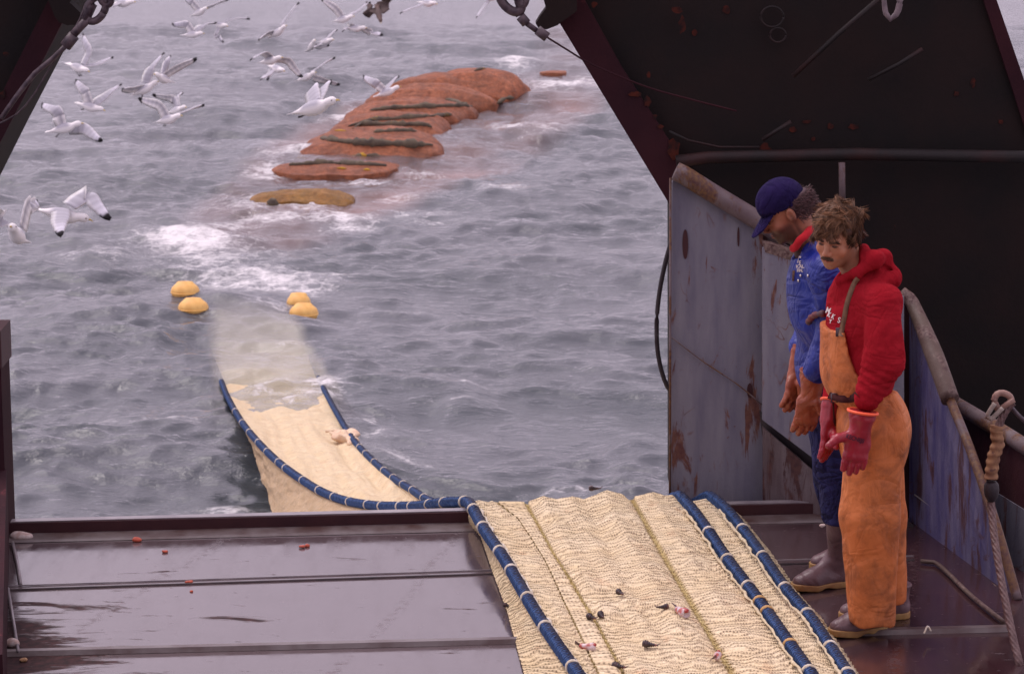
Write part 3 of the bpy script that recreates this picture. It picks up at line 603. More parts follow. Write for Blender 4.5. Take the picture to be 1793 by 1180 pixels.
# ================================================================== TRAWL NET
def net_mat():
    t = NT('knitted_net'); 
    uvn = t.new('ShaderNodeTexCoord'); 
    def mp(sc, loc=(0, 0, 0)):
        m = t.new('ShaderNodeMapping'); m.inputs['Scale'].default_value = sc; m.inputs['Location'].default_value = loc; t.l.new(uvn.outputs['UV'], m.inputs['Vector']); return m.outputs[0]
    big = t.noise(mp((1, 1, 1)), 5.5, 4, .55); mid = t.noise(mp((1, 1, 1)), 16, 4, .6); fine = t.noise(mp((1, 1, 1)), 90, 3)
    # wavy rows of knots with little dark holes between the yarns
    x = t.new('ShaderNodeSeparateXYZ'); t.l.new(mp((1, 1, 1)), x.inputs[0])
    vv = t.math('ADD', x.outputs[1], t.math('ADD', t.math('MULTIPLY', big, .15), t.math('MULTIPLY', mid, .007)))
    uu = t.math('ADD', x.outputs[0], t.math('MULTIPLY', mid, .004))
    def tri(val, period):   # 0..1 wave
        return t.math('MULTIPLY', t.math('ADD', t.math('SINE', t.math('MULTIPLY', val, 2 * math.pi / period)), 1.0), .5)
    row = tri(vv, .024); colm = tri(uu, .0115); row2 = tri(t.math('ADD', vv, t.math('MULTIPLY', uu, .6)), .0135)
    patch = t.ramp(t.noise(mp((1, 1.4, 1), (3, 1, 0)), 7, 4), .33, .62)
    hole = t.math('MULTIPLY', t.math('MULTIPLY', t.ramp(row, .68, .95), t.ramp(colm, .5, .8)), t.math('ADD', t.math('MULTIPLY', patch, .75), .25))
    groove = t.math('MULTIPLY', t.ramp(row, .3, 1.0), t.math('ADD', t.math('MULTIPLY', patch, .34), .2))
    c = t.mix(t.ramp(big, .35, .65), (.86, .69, .43), (.91, .77, .53))
    c = t.mix(t.ramp(t.noise(mp((1.2, .7, 1), (7, 2, 0)), 6, 6, .65), .58, .75, 0, .6), c, (.66, .34, .17))
    c = t.mix(t.ramp(t.noise(mp((1, 1, 1), (4, 9, 0)), 30, 5, .7), .66, .74, 0, .6), c, (.38, .24, .14))
    c = t.mix(t.ramp(fine, .35, .7, 0, .3), c, (.5, .37, .2))
    c = t.mix(t.math('MULTIPLY', row2, .14), c, (.45, .33, .2))
    c = t.mix(groove, c, (.46, .33, .2)); c = t.mix(t.math('MULTIPLY', hole, .8), c, (.17, .115, .08))
    c = t.mix(1, c, t.attr('Col'), 'MULTIPLY')
    t.set(color=c, rough=.85, spec=.12)
    h = t.math('SUBTRACT', t.math('ADD', t.math('MULTIPLY', row, -1.0), t.math('MULTIPLY', colm, -.25)), t.math('MULTIPLY', hole, .8))
    t.bump(t.math('ADD', h, t.math('ADD', t.math('MULTIPLY', fine, .3), t.math('MULTIPLY', mid, 1.2))), .75, .008); return t.m
M['net'] = net_mat()
def rope_mat():
    t = NT('blue_braided_rope')
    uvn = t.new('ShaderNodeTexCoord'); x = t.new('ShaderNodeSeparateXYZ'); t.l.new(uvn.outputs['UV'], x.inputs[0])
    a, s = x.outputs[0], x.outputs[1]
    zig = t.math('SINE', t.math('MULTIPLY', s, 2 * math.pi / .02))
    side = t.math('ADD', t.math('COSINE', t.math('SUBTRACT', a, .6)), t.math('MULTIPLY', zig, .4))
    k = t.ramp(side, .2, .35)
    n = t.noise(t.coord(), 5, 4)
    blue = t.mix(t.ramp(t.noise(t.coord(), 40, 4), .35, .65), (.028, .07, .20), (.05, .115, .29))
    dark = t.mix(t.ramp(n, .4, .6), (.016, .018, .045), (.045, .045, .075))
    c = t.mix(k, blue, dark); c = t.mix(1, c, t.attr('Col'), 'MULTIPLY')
    t.set(color=c, rough=.75, spec=.25)
    br = t.math('MULTIPLY', t.math('SINE', t.math('ADD', t.math('MULTIPLY', s, 2 * math.pi / .03), t.math('MULTIPLY', a, 2))), t.math('SINE', t.math('SUBTRACT', t.math('MULTIPLY', s, 2 * math.pi / .03), t.math('MULTIPLY', a, 2))))
    t.bump(br, 1.0, .010); return t.m
M['rope'] = rope_mat()
M['tie'] = simple('white_twine', (.72, .66, .58), (.5, .42, .3), 40, rough=.8, spec=.2, bs=200)
M['tie_o'] = simple('tan_twine', (.62, .38, .16), (.5, .3, .12), 40, rough=.8, spec=.2, bs=200)

lines = {
 'flap': [(812, 905), (842, 940), (862, 1000), (888, 1070), (918, 1180)],
 'ropeL': [(822, 880), (850, 930), (888, 985), (930, 1060), (968, 1118), (1012, 1180)],
 's1b': [(870, 880), (905, 905), (953, 978), (996, 1070), (1048, 1180)],
 's1': [(921, 883), (945, 925), (967, 967), (1005, 1027), (1048, 1099), (1091, 1180)],
 's2': [(1103, 872), (1146, 950), (1198, 1042), (1276, 1177)],
 'ropeM': [(1192, 870), (1216, 897), (1240, 930), (1274, 981), (1332, 1056), (1378, 1122), (1418, 1178)],
 'ropeR': [(1247, 871), (1268, 887), (1303, 931), (1337, 977), (1380, 1038), (1418, 1081), (1461, 1144), (1484, 1180)],
}
def lx(name, py):
    L = lines[name]; ys = [p[1] for p in L]; xs = [p[0] for p in L]
    if py > ys[-1]: return xs[-1] + (py - ys[-1]) * (xs[-1] - xs[-2]) / (ys[-1] - ys[-2])
    return float(np.interp(py, ys, xs))
# across the net: (line a, line b, blend, height, rim y, tint, groove)
OL = (.66, .63, .44)
cross = [('flap', 'ropeL', 0, .012, 908, (.92, .9, .85)), ('flap', 'ropeL', .35, .05, 896, (.92, .9, .85)), ('flap', 'ropeL', .75, .09, 884, (.95, .92, .88)), ('ropeL', 's1b', 0, .105, 880, (1, 1, 1)),
         ('ropeL', 's1b', .25, .12, 876, (1, 1, 1)), ('ropeL', 's1b', .7, .13, 877, (1, 1, 1)), ('s1b', 's1', -.06, .122, 879, (1, 1, 1)), ('s1b', 's1', -.0, .108, 882, OL), ('s1b', 's1', .06, .12, 880, (1, 1, 1)), ('s1b', 's1', .8, .12, 880, (1, 1, 1)),
         ('s1b', 's1', .93, .118, 880, (1, 1, 1)), ('s1', 's2', -.01, .104, 883, OL), ('s1', 's2', .012, .104, 884, OL), ('s1', 's2', .03, .120, 877, (1, 1, 1)), ('s1', 's2', .17, .15, 868, (1, 1, 1)), ('s1', 's2', .3, .14, 872, (1, 1, 1)), ('s1', 's2', .45, .15, 867, (1, 1, 1)), ('s1', 's2', .55, .14, 873, (1, 1, 1)), ('s1', 's2', .78, .165, 859, (1, 1, 1)), ('s1', 's2', .94, .14, 867, (1, 1, 1)),
         ('s1', 's2', .985, .125, 873, (1, 1, 1)), ('s2', 'ropeM', 0, .110, 875, OL), ('s2', 'ropeM', .04, .110, 875, OL), ('s2', 'ropeM', .1, .128, 868, (1, 1, 1)), ('s2', 'ropeM', .45, .15, 861, (1, 1, 1)), ('s2', 'ropeM', .8, .125, 868, (1, 1, 1)), ('s2', 'ropeM', 1, .10, 872, (.95, .95, .95)),
         ('ropeM', 'ropeR', .25, .10, 876, (.95, .95, .95)), ('ropeM', 'ropeR', .6, .11, 874, (1, 1, 1)), ('ropeM', 'ropeR', .9, .10, 874, (1, 1, 1)), ('ropeM', 'ropeR', 1.1, .07, 877, (.9, .9, .9)), ('ropeM', 'ropeR', 1.3, .008, 890, (.7, .7, .7))]
nrow = 300
def deck_row(v):
    pts = []
    for (a, b, k, z, rim, c) in cross:
        py = rim + v * (1330 - rim)
        px = lx(a, py) * (1 - k) + lx(b, py) * k
        pts.append(G(px, py, z))
    return np.array(pts)
fine_u = []
for i in range(len(cross) - 1):
    w_ = np.linalg.norm(deck_row(.3)[i + 1] - deck_row(.3)[i]); n_ = max(1, int(w_ / .012)); fine_u += [i + k / n_ for k in range(n_)]
fine_u.append(len(cross) - 1.0); fine_u = np.array(fine_u); ii = np.arange(len(cross))
def resample(pts): return np.stack([np.interp(fine_u, ii, pts[:, k]) for k in range(3)], 1)
rowsD = [resample(deck_row(v)) for v in np.linspace(0, 1, nrow)]
ctab = np.stack([np.interp(fine_u, ii, [c[5][k] for c in cross]) for k in range(3)], 1)
zr = rowsD[0]
pre = []                                     # roll over the sill, down its outer side
for k, (dy, dz) in enumerate(((.34, -.5), (.22, -.3), (.13, -.16), (.07, -.07), (.035, -.025))):
    q = zr.copy(); q[:, 1] += dy; q[:, 2] += dz; pre.append(q)
Gd = np.array(pre + rowsD)
U = np.concatenate([[0], np.cumsum(np.linalg.norm(np.diff(Gd[60], axis=0), axis=1))])
Vv = np.concatenate([[0], np.cumsum(np.linalg.norm(np.diff(Gd.mean(1), axis=0), axis=1))])
# soft ripples of the cloth running across
uu, vv = np.meshgrid(U, Vv); wob = fbm(uu * 5, vv * 3, 61)
Gd[..., 2] += .0055 * np.sin((vv + .22 * fbm(uu * 4.5, vv * 2.2, 62)) * 2 * np.pi / .055) * (.3 + wob) + .012 * (fbm(uu * 9, vv * 5, 64) - .5)
Gd[..., 1] += .004 * (fbm(uu * 14, vv * 8, 65) - .5)
net = empty('trawl_net', G(1150, 1000, 0), 'cream knitted trawl net hauled over the stern and across the deck', 'fishing net')
nr_, nc_ = Gd.shape[:2]
o = mk_obj('deck_netting', Gd.reshape(-1, 3), grid_faces(nr_, nc_), M['net'], net, col=np.tile(ctab, (nr_, 1)), uv=np.stack([uu.ravel(), vv.ravel()], 1))

Lh = [P(405, 600, 29.5) + (0, 0, -.75), P(372, 620, 28.6) * 1.0, P(385, 662, 27.0), P(400, 700, 25.3), P(430, 750, 22.8), P(480, 805, 20), P(540, 850, 18), P(590, 875, 16.8), P(650, 888, 15.6), P(720, 890, 14.6), P(770, 885, 13.7), P(822, 878, 13.0)]
Rh = [0, 0, 0, P(575, 700, 25.2), P(602, 748, 23.4), P(622, 778, 22.2), P(648, 806, 20.9), P(684, 838, 19.2), P(722, 863, 17.5), P(757, 884, 16.2), P(850, 912, 15.0), P(1050, 912, 13.9), P(1190, 874, 13.08)]
Lh[0:3] = [G(343, 535, WATER - .5), G(352, 575, WATER - .34), G(366, 617, WATER - .24), G(384, 660, WATER - .1)]
Rh[0:3] = [G(512, 535, WATER - .5), G(530, 575, WATER - .34), G(541, 617, WATER - .24), G(556, 660, WATER - .1)]
def resamp(pts, n):
    L = np.concatenate([[0], np.cumsum(np.linalg.norm(np.diff(pts, axis=0), axis=1))]); s = np.linspace(0, L[-1], n)
    return np.stack([np.interp(s, L, pts[:, k]) for k in range(3)], 1)
Lc, Rc = catmull(Lh, .05), catmull(Rh, .05); n = 420
# pair the two ropes by depth so that the rows run across
yy = np.linspace(32.5, 13.1, n)
def byY(c): 
    o_ = np.argsort(c[:, 1]); return np.stack([np.interp(yy, c[o_, 1], c[o_, k]) for k in range(3)], 1)
La, Ra = byY(Lc), byY(Rc)
us = np.linspace(0, 1, 46)
H = La[:, None] * (1 - us[None, :, None]) + Ra[:, None] * us[None, :, None]
span = np.linalg.norm(Ra - La, axis=1)
tt = np.linspace(0, 1, n)
uu2, vv2 = np.meshgrid(us * 1.3, np.linspace(0, 18, n))
H[..., 2] += .10 * (fbm(uu2 * 3.1, vv2 * .9, 79) - .5) * (1 - sstep(.38, .5, tt))[:, None]
H[..., 2] -= (4 * us * (1 - us))[None, :] ** .6 * (.01 + .17 * sstep(.42, .85, tt) + .05 * np.exp(-((tt - .385) / .07) ** 2))[:, None]
H[..., 2] += (.16 * (fbm(uu2 * 4 + vv2 * .25, vv2 * .3, 71) - .5) + .05 * (fbm(uu2 * 11 + vv2 * .5, vv2 * .6, 73) - .5)) * sstep(.32, .6, tt)[:, None] + .02 * (fbm(uu2 * 12, vv2 * 1.5, 72) - .5)
cc = np.ones((n, 46, 3)); cc *= (1.0 + .12 * sstep(.2, .6, tt))[:, None, None]
o = mk_obj('hanging_netting', H.reshape(-1, 3), grid_faces(n, 46), M['net'], net, col=cc.reshape(-1, 3), uv=np.stack([uu2.ravel(), vv2.ravel()], 1))
# belly wall hanging under the left rope
Bl = [P(428, 748, 23.2), P(440, 780, 22.4), P(450, 812, 21.4), P(464, 858, 20.0), P(480, 905, 18.6), P(515, 965, 16.4), P(600, 1000, 14.6), P(760, 960, 13.3)]
Bc = catmull(Bl, .05); o_ = np.argsort(Bc[:, 1]); yb = np.linspace(23.2, 13.25, 260)
Ba = np.stack([np.interp(yb, Bc[o_, 1], Bc[o_, k]) for k in range(3)], 1); o_ = np.argsort(Lc[:, 1])
Lb = np.stack([np.interp(yb, Lc[o_, 1], Lc[o_, k]) for k in range(3)], 1)
ub = np.linspace(0, 1, 26); Bm = Lb[:, None] * (1 - ub[None, :, None]) + Ba[:, None] * ub[None, :, None]
u3, v3 = np.meshgrid(ub * 1.2, np.linspace(0, 10, 260))
Bm[..., 0] += .05 * (fbm(u3 * 3 + v3, v3 * 2.5, 81) - .5)
mk_obj('belly_netting', Bm.reshape(-1, 3), grid_faces(260, 26), M['net'], net, col=(.86, .78, .74), uv=np.stack([u3.ravel(), v3.ravel()], 1))

# blue ropes with white ties
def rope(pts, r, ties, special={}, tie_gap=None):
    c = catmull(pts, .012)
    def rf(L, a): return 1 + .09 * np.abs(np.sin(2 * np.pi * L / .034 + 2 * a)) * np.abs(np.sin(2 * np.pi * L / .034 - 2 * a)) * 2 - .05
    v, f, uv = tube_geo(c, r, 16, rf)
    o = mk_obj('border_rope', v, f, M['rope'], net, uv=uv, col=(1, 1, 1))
    for k, t_ in enumerate(ties):
        # t_ is a photo row: find the rope point nearest to it
        if isinstance(t_, tuple): j = int(np.argmin([abs(proj(p)[0] - t_[0]) + abs(proj(p)[1] - t_[1]) for p in c[::3]])) * 3
        else: j = int(np.argmin([abs(proj(p)[1] - t_) for p in c[::3]])) * 3
        j = min(max(j, 2), len(c) - 3); ax = c[j + 2] - c[j - 2]; ax /= np.linalg.norm(ax)
        w_ = .010; seg = np.array([c[j] - ax * w_, c[j] - ax * w_ * .6, c[j] + ax * w_ * .6, c[j] + ax * w_])
        v, f, _ = tube_geo(seg, np.array([1.0, 1.2, 1.2, 1.0]) * r, 14)
        mk_obj('tie', v, f, M['tie_o'] if k in special else M['tie'], o)
    return o
def dl(name, z, rim):
    L = lines[name]; pts = [G(lx(name, y), y, z) for y in (rim + 4, 895, 930, 975, 1030, 1080, 1130, 1180, 1240, 1320) if y > rim + 1]
    return pts
rL = [P(*q) if len(q) == 3 else q for q in []]
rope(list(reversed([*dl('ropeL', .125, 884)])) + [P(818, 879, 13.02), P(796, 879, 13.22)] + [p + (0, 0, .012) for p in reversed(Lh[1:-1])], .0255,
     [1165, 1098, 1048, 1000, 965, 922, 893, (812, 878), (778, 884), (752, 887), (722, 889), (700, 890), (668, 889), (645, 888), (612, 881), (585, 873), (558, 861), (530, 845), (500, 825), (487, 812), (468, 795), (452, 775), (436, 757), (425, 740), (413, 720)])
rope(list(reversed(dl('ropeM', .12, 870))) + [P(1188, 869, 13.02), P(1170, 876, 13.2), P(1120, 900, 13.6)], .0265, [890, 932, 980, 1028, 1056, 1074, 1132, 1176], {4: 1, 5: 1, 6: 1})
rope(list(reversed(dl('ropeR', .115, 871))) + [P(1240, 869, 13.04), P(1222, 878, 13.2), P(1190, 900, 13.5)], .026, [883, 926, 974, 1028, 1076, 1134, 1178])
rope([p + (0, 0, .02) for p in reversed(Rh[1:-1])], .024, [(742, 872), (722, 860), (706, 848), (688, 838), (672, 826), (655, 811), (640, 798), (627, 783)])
# torn bunch of webbing on the right edge
def clump(p):
    c = P(604, 762, 22.7); d = ell(p, c, (.11, .16, .035)); d = smin(d, ell(p, P(588, 750, 23.2), (.10, .2, .02)), .05); d = smin(d, ell(p, P(618, 772, 22.4), (.05, .1, .035)), .03)
    return d + .030 * snoise(p, 34, 3) + .030 * snoise(p, 75, 8)
v, f = sdf_mesh(clump, P(603, 764, 22.6) - (.45, .5, .2), P(603, 764, 22.6) + (.4, .5, .2), .014)
mk_obj('bunched_webbing', v, f, simple('torn_webbing', (.84, .68, .48), (.6, .4, .28), 16, rough=.9, spec=.1, bs=80, bst=.7), net)
# thin twine stitched beside the ropes
for nm, off in (('ropeM', -14), ('ropeR', -13), ('ropeL', 13)):
    pts = []
    for k, y in enumerate(range(892, 1230, 5)):
        pts.append(G(lx(nm, y) + off + rr.uniform(-2.5, 2.5), y, .128 + rr.uniform(0, .01)))
    v, f, _ = tube_geo(catmull(pts, .02), .006, 6, lambda L, a: 1 + .35 * np.sin(L * 260)); mk_obj('edge_twine', v, f, M['tie'] if off > 0 else simple('edge_twine_mat', (.72, .62, .42), (.5, .4, .25), 60, rough=.9), net)

# ================================================================== CODEND
def bag_mat():
    t = NT('orange_webbing'); v = t.coord(); n = t.noise(v, 5, 5, .6)
    c = t.mix(t.ramp(n, .35, .65), (.44, .14, .06), (.58, .21, .10)); c = t.mix(t.ramp(t.noise(v, 13, 6, .7), .42, .62, 0, .6), c, (.18, .065, .035))
    c = t.mix(t.ramp(t.noise(t.coord('Object', (1, .45, 1)), 3.2, 7, .65), .42, .68, 0, .65), c, (.17, .075, .045))
    c = t.mix(1, c, t.attr('Col'), 'MULTIPLY'); t.set(color=c, rough=.6, spec=.3); t.bump(t.noise(t.coord('Object', (1, .6, 1)), 4.5, 9, .72), 1.0, .22); return t.m
M['bag'] = bag_mat()
M['strap'] = simple('olive_rope', (.06, .045, .035), (.14, .11, .07), 9, rough=.8, third=(.28, .17, .03), tscale=2.2, ta=.6, tb=.66, bs=50)
M['yellow'] = simple('yellow_twine', (.55, .34, .03), (.4, .2, .03), 14, rough=.8)
bag = empty('codend_bag', G(720, 200, WATER), 'bulging orange cod end bag of fish floating astern with rope straps', 'net bag')
def section(name, st, bumpy=.05, seed=1, tint=(1, 1, 1), nr=46, sm=2):
    # st: (py waterline, px left, px right, crest height)
    rings = []; m_ = 40
    st = np.array(st, float); ts = np.linspace(0, 1, nr); tk = np.linspace(0, 1, len(st))
    S_ = np.stack([np.interp(ts, tk, st[:, k]) for k in range(4)], 1)
    for k in [1, 2, 3] * sm:
        S_[1:-1, k] = (S_[:-2, k] + S_[1:-1, k] * 2 + S_[2:, k]) / 4
    for (py, a, b, hgt) in S_:
        hgt *= .74
        A, B = G(a, py, WATER), G(b, py, WATER); C = (A + B) / 2; w_ = np.linalg.norm(B - A) / 2
        th = np.linspace(0, 2 * np.pi, m_, endpoint=False)
        z = np.where(np.sin(th) > 0, np.sin(th) * (hgt), np.sin(th) * .5) if name != 'sunk_section' else -.34 + .14 * np.sin(th); x = np.sign(np.cos(th)) * np.abs(np.cos(th)) ** .8
        rings.append(np.stack([C[0] + x * w_, np.full(m_, C[1]), WATER + z], 1))
    R = np.array(rings)
    nrm = R - R.mean(1, keepdims=True); nrm /= np.linalg.norm(nrm, axis=2, keepdims=True) + 1e-9
    d = bumpy * snoise(R.reshape(-1, 3), 3.2, seed) + bumpy * .6 * snoise(R.reshape(-1, 3), 9, seed + 1) + bumpy * .3 * snoise(R.reshape(-1, 3), 24, seed + 2)
    R += nrm * d.reshape(R.shape[:2])[..., None]
    v = R.reshape(-1, 3); f = []
    for i in range(len(R) - 1):
        for k in range(m_): f.append((i * m_ + k, (i + 1) * m_ + k, (i + 1) * m_ + (k + 1) % m_, i * m_ + (k + 1) % m_))
    v = np.vstack([v, R[0].mean(0), R[-1].mean(0)]); a0, a1 = len(R) * m_, len(R) * m_ + 1
    f += [(a0, k, (k + 1) % m_) for k in range(m_)] + [(a1, (len(R) - 1) * m_ + (k + 1) % m_, (len(R) - 1) * m_ + k) for k in range(m_)]
    return mk_obj(name, v, f, M['bag'], bag, col=tint)
main_bag = section('bag_body', [(308, 520, 630, .0), (302, 484, 680, .07), (296, 478, 700, .13), (290, 492, 700, .12), (286, 520, 660, .0), (281, 515, 735, .10), (275, 524, 765, .32), (264, 528, 778, .42), (257, 538, 772, .40), (253, 570, 745, .03), (250, 570, 748, .08), (244, 562, 774, .37), (234, 575, 784, .42), (227, 588, 788, .40), (224, 616, 752, .03), (219, 614, 765, .12), (215, 600, 808, .34), (208, 608, 826, .42), (203, 616, 836, .38), (200, 652, 795, .04), (197, 650, 810, .12), (192, 632, 876, .44), (186, 640, 868, .52), (182, 650, 874, .30), (179, 660, 890, .50), (172, 676, 915, .60), (165, 695, 926, .52), (159, 715, 915, .28), (155, 730, 880, .05)], .10, 1, (1, 1, 1), 260, 1)
section('bag_section', [(182, 745, 880, .20), (176, 740, 908, .62), (170, 748, 928, .70), (165, 765, 924, .5), (160, 790, 900, .1)], .05, 2, (1.1, 1.05, 1))
float_patch = section('bag_section', [(362, 450, 600, .05), (357, 437, 620, .16), (350, 440, 622, .2), (343, 470, 600, .06)], .085, 9, (.95, 1.35, .7))
# under the surface, the rest of the bag
section('sunk_section', [(440, 300, 420, -.12), (400, 360, 560, -.14), (350, 450, 680, -.12), (300, 520, 780, -.12), (250, 580, 860, -.12), (205, 660, 920, -.12), (170, 740, 980, -.15), (150, 800, 960, -.3)], .05, 11)
section('bag_section', [(129, 952, 985, .01), (127, 945, 992, .02), (125, 960, 990, .01)], .01, 12)
# transverse straps
bagb = [bvh(c) for c in bag.children if c.name.startswith('bag')]
def ss(lst, z, r=.05, mat='strap'):
    c0 = catmull([(x, y, 0) for x, y in lst], 6); pts = []
    for x, y, _ in c0:
        hs = [hit(b_, x, y, r * .15)[0] for b_ in bagb]; hs = [h for h in hs if h is not None]
        if hs: pts.append(min(hs, key=lambda h: h[1]))
    if len(pts) < 3: return
    pts = np.array(pts); pts[1:-1] = (pts[:-2] + pts[1:-1] * 2 + pts[2:]) / 4
    if np.linalg.norm(np.diff(pts, axis=0), axis=1).max() > 1.5: return
    tq = np.linspace(0, 1, len(pts)); v, f, _ = tube_geo(pts, r * .85 * (.25 + .75 * np.sin(np.pi * tq) ** .4) * (1 + .3 * np.sin(tq * 17 + len(pts))), 8, lambda L, a: 1 + .35 * np.sin(L * 23) * np.sin(L * 9 + 1) + .2 * np.sin(L * 51)); return mk_obj('strap', v, f, M[mat], bag)
ss([(648, 194), (690, 190), (740, 188), (800, 186), (826, 187)], .36, .055)
ss([(780, 175), (800, 180), (822, 188)], .45, .05)
ss([(610, 222), (650, 212), (700, 208), (752, 204), (790, 201)], .3, .05)
ss([(618, 226), (632, 218), (680, 219), (740, 219), (756, 224)], .26, .06)
ss([(655, 232), (700, 230), (730, 231)], .28, .05)
ss([(562, 243), (600, 249), (650, 252), (700, 253), (757, 255)], .33, .075)
ss([(506, 290), (560, 287), (600, 288), (640, 289), (676, 291)], .13, .06)
ss([(598, 278), (640, 273), (676, 276)], .16, .035)
ss([(502, 284), (518, 279), (536, 283)], .15, .06, 'yellow'); ss([(628, 271), (642, 274)], .2, .05, 'yellow'); ss([(590, 295), (606, 296)], .12, .03, 'yellow'); ss([(636, 298), (648, 298)], .12, .03, 'yellow'); ss([(586, 229), (606, 230)], .33, .025, 'yellow'); ss([(610, 247), (650, 250)], .42, .02, 'yellow')
ss([(468, 355), (488, 358)], .12, .07)
ss([(870, 182), (885, 172), (900, 172)], .4, .045); ss([(830, 125), (850, 120), (865, 118)], .6, .04)

# floats
def wave_z(x, y):
    X, Y_, h = WZ; j = int(np.argmin(np.abs(Y_[:, 0] - y))); i = int(np.argmin(np.abs(X[j] - x))); return float(h[j, i])
M['float'] = simple('yellow_float_plastic', (.90, .56, .17), (.72, .38, .09), 9, rough=.55, third=(.5, .3, .12), tscale=7, ta=.6, tb=.7, spec=.5, bs=30, bst=.1)
for (x, y, w_, lab) in ((325, 531, 25, 'yellow float half hidden in the swell, farther of the left pair'), (339, 551, 26, 'yellow float riding high, nearer of the left pair'), (523, 525, 21, 'yellow float awash in foam, farther of the right pair'), (532, 543, 25, 'yellow float riding high, nearer of the right pair')):
    c = G(x, y + 8, WATER); c[2] += wave_z(c[0], c[1]) + (-.01 if y > 540 else -.04); e = empty('net_float', c, lab, 'float', 'yellow net floats')
    fr = lambda p, c=c, w_=w_: smin(ell(p, c + (0, 0, .04), (w_ / 161., .14, .105)), rc(p, c + (-.07, 0, .13), c + (.07, 0, .13), .018, .018), .03)
    v, f = sdf_mesh(fr, c - (.25, .22, .16), c + (.25, .22, .22), .012); mk_obj('float_body', v, f, M['float'], e)
    v, f, _ = tube_geo(np.array([c + (w_ / 165. * math.cos(a), .142 * math.sin(a), .03) for a in np.linspace(0, 6.29, 26)]), .008, 6); mk_obj('moulding_seam', v, f, M['float'], e)

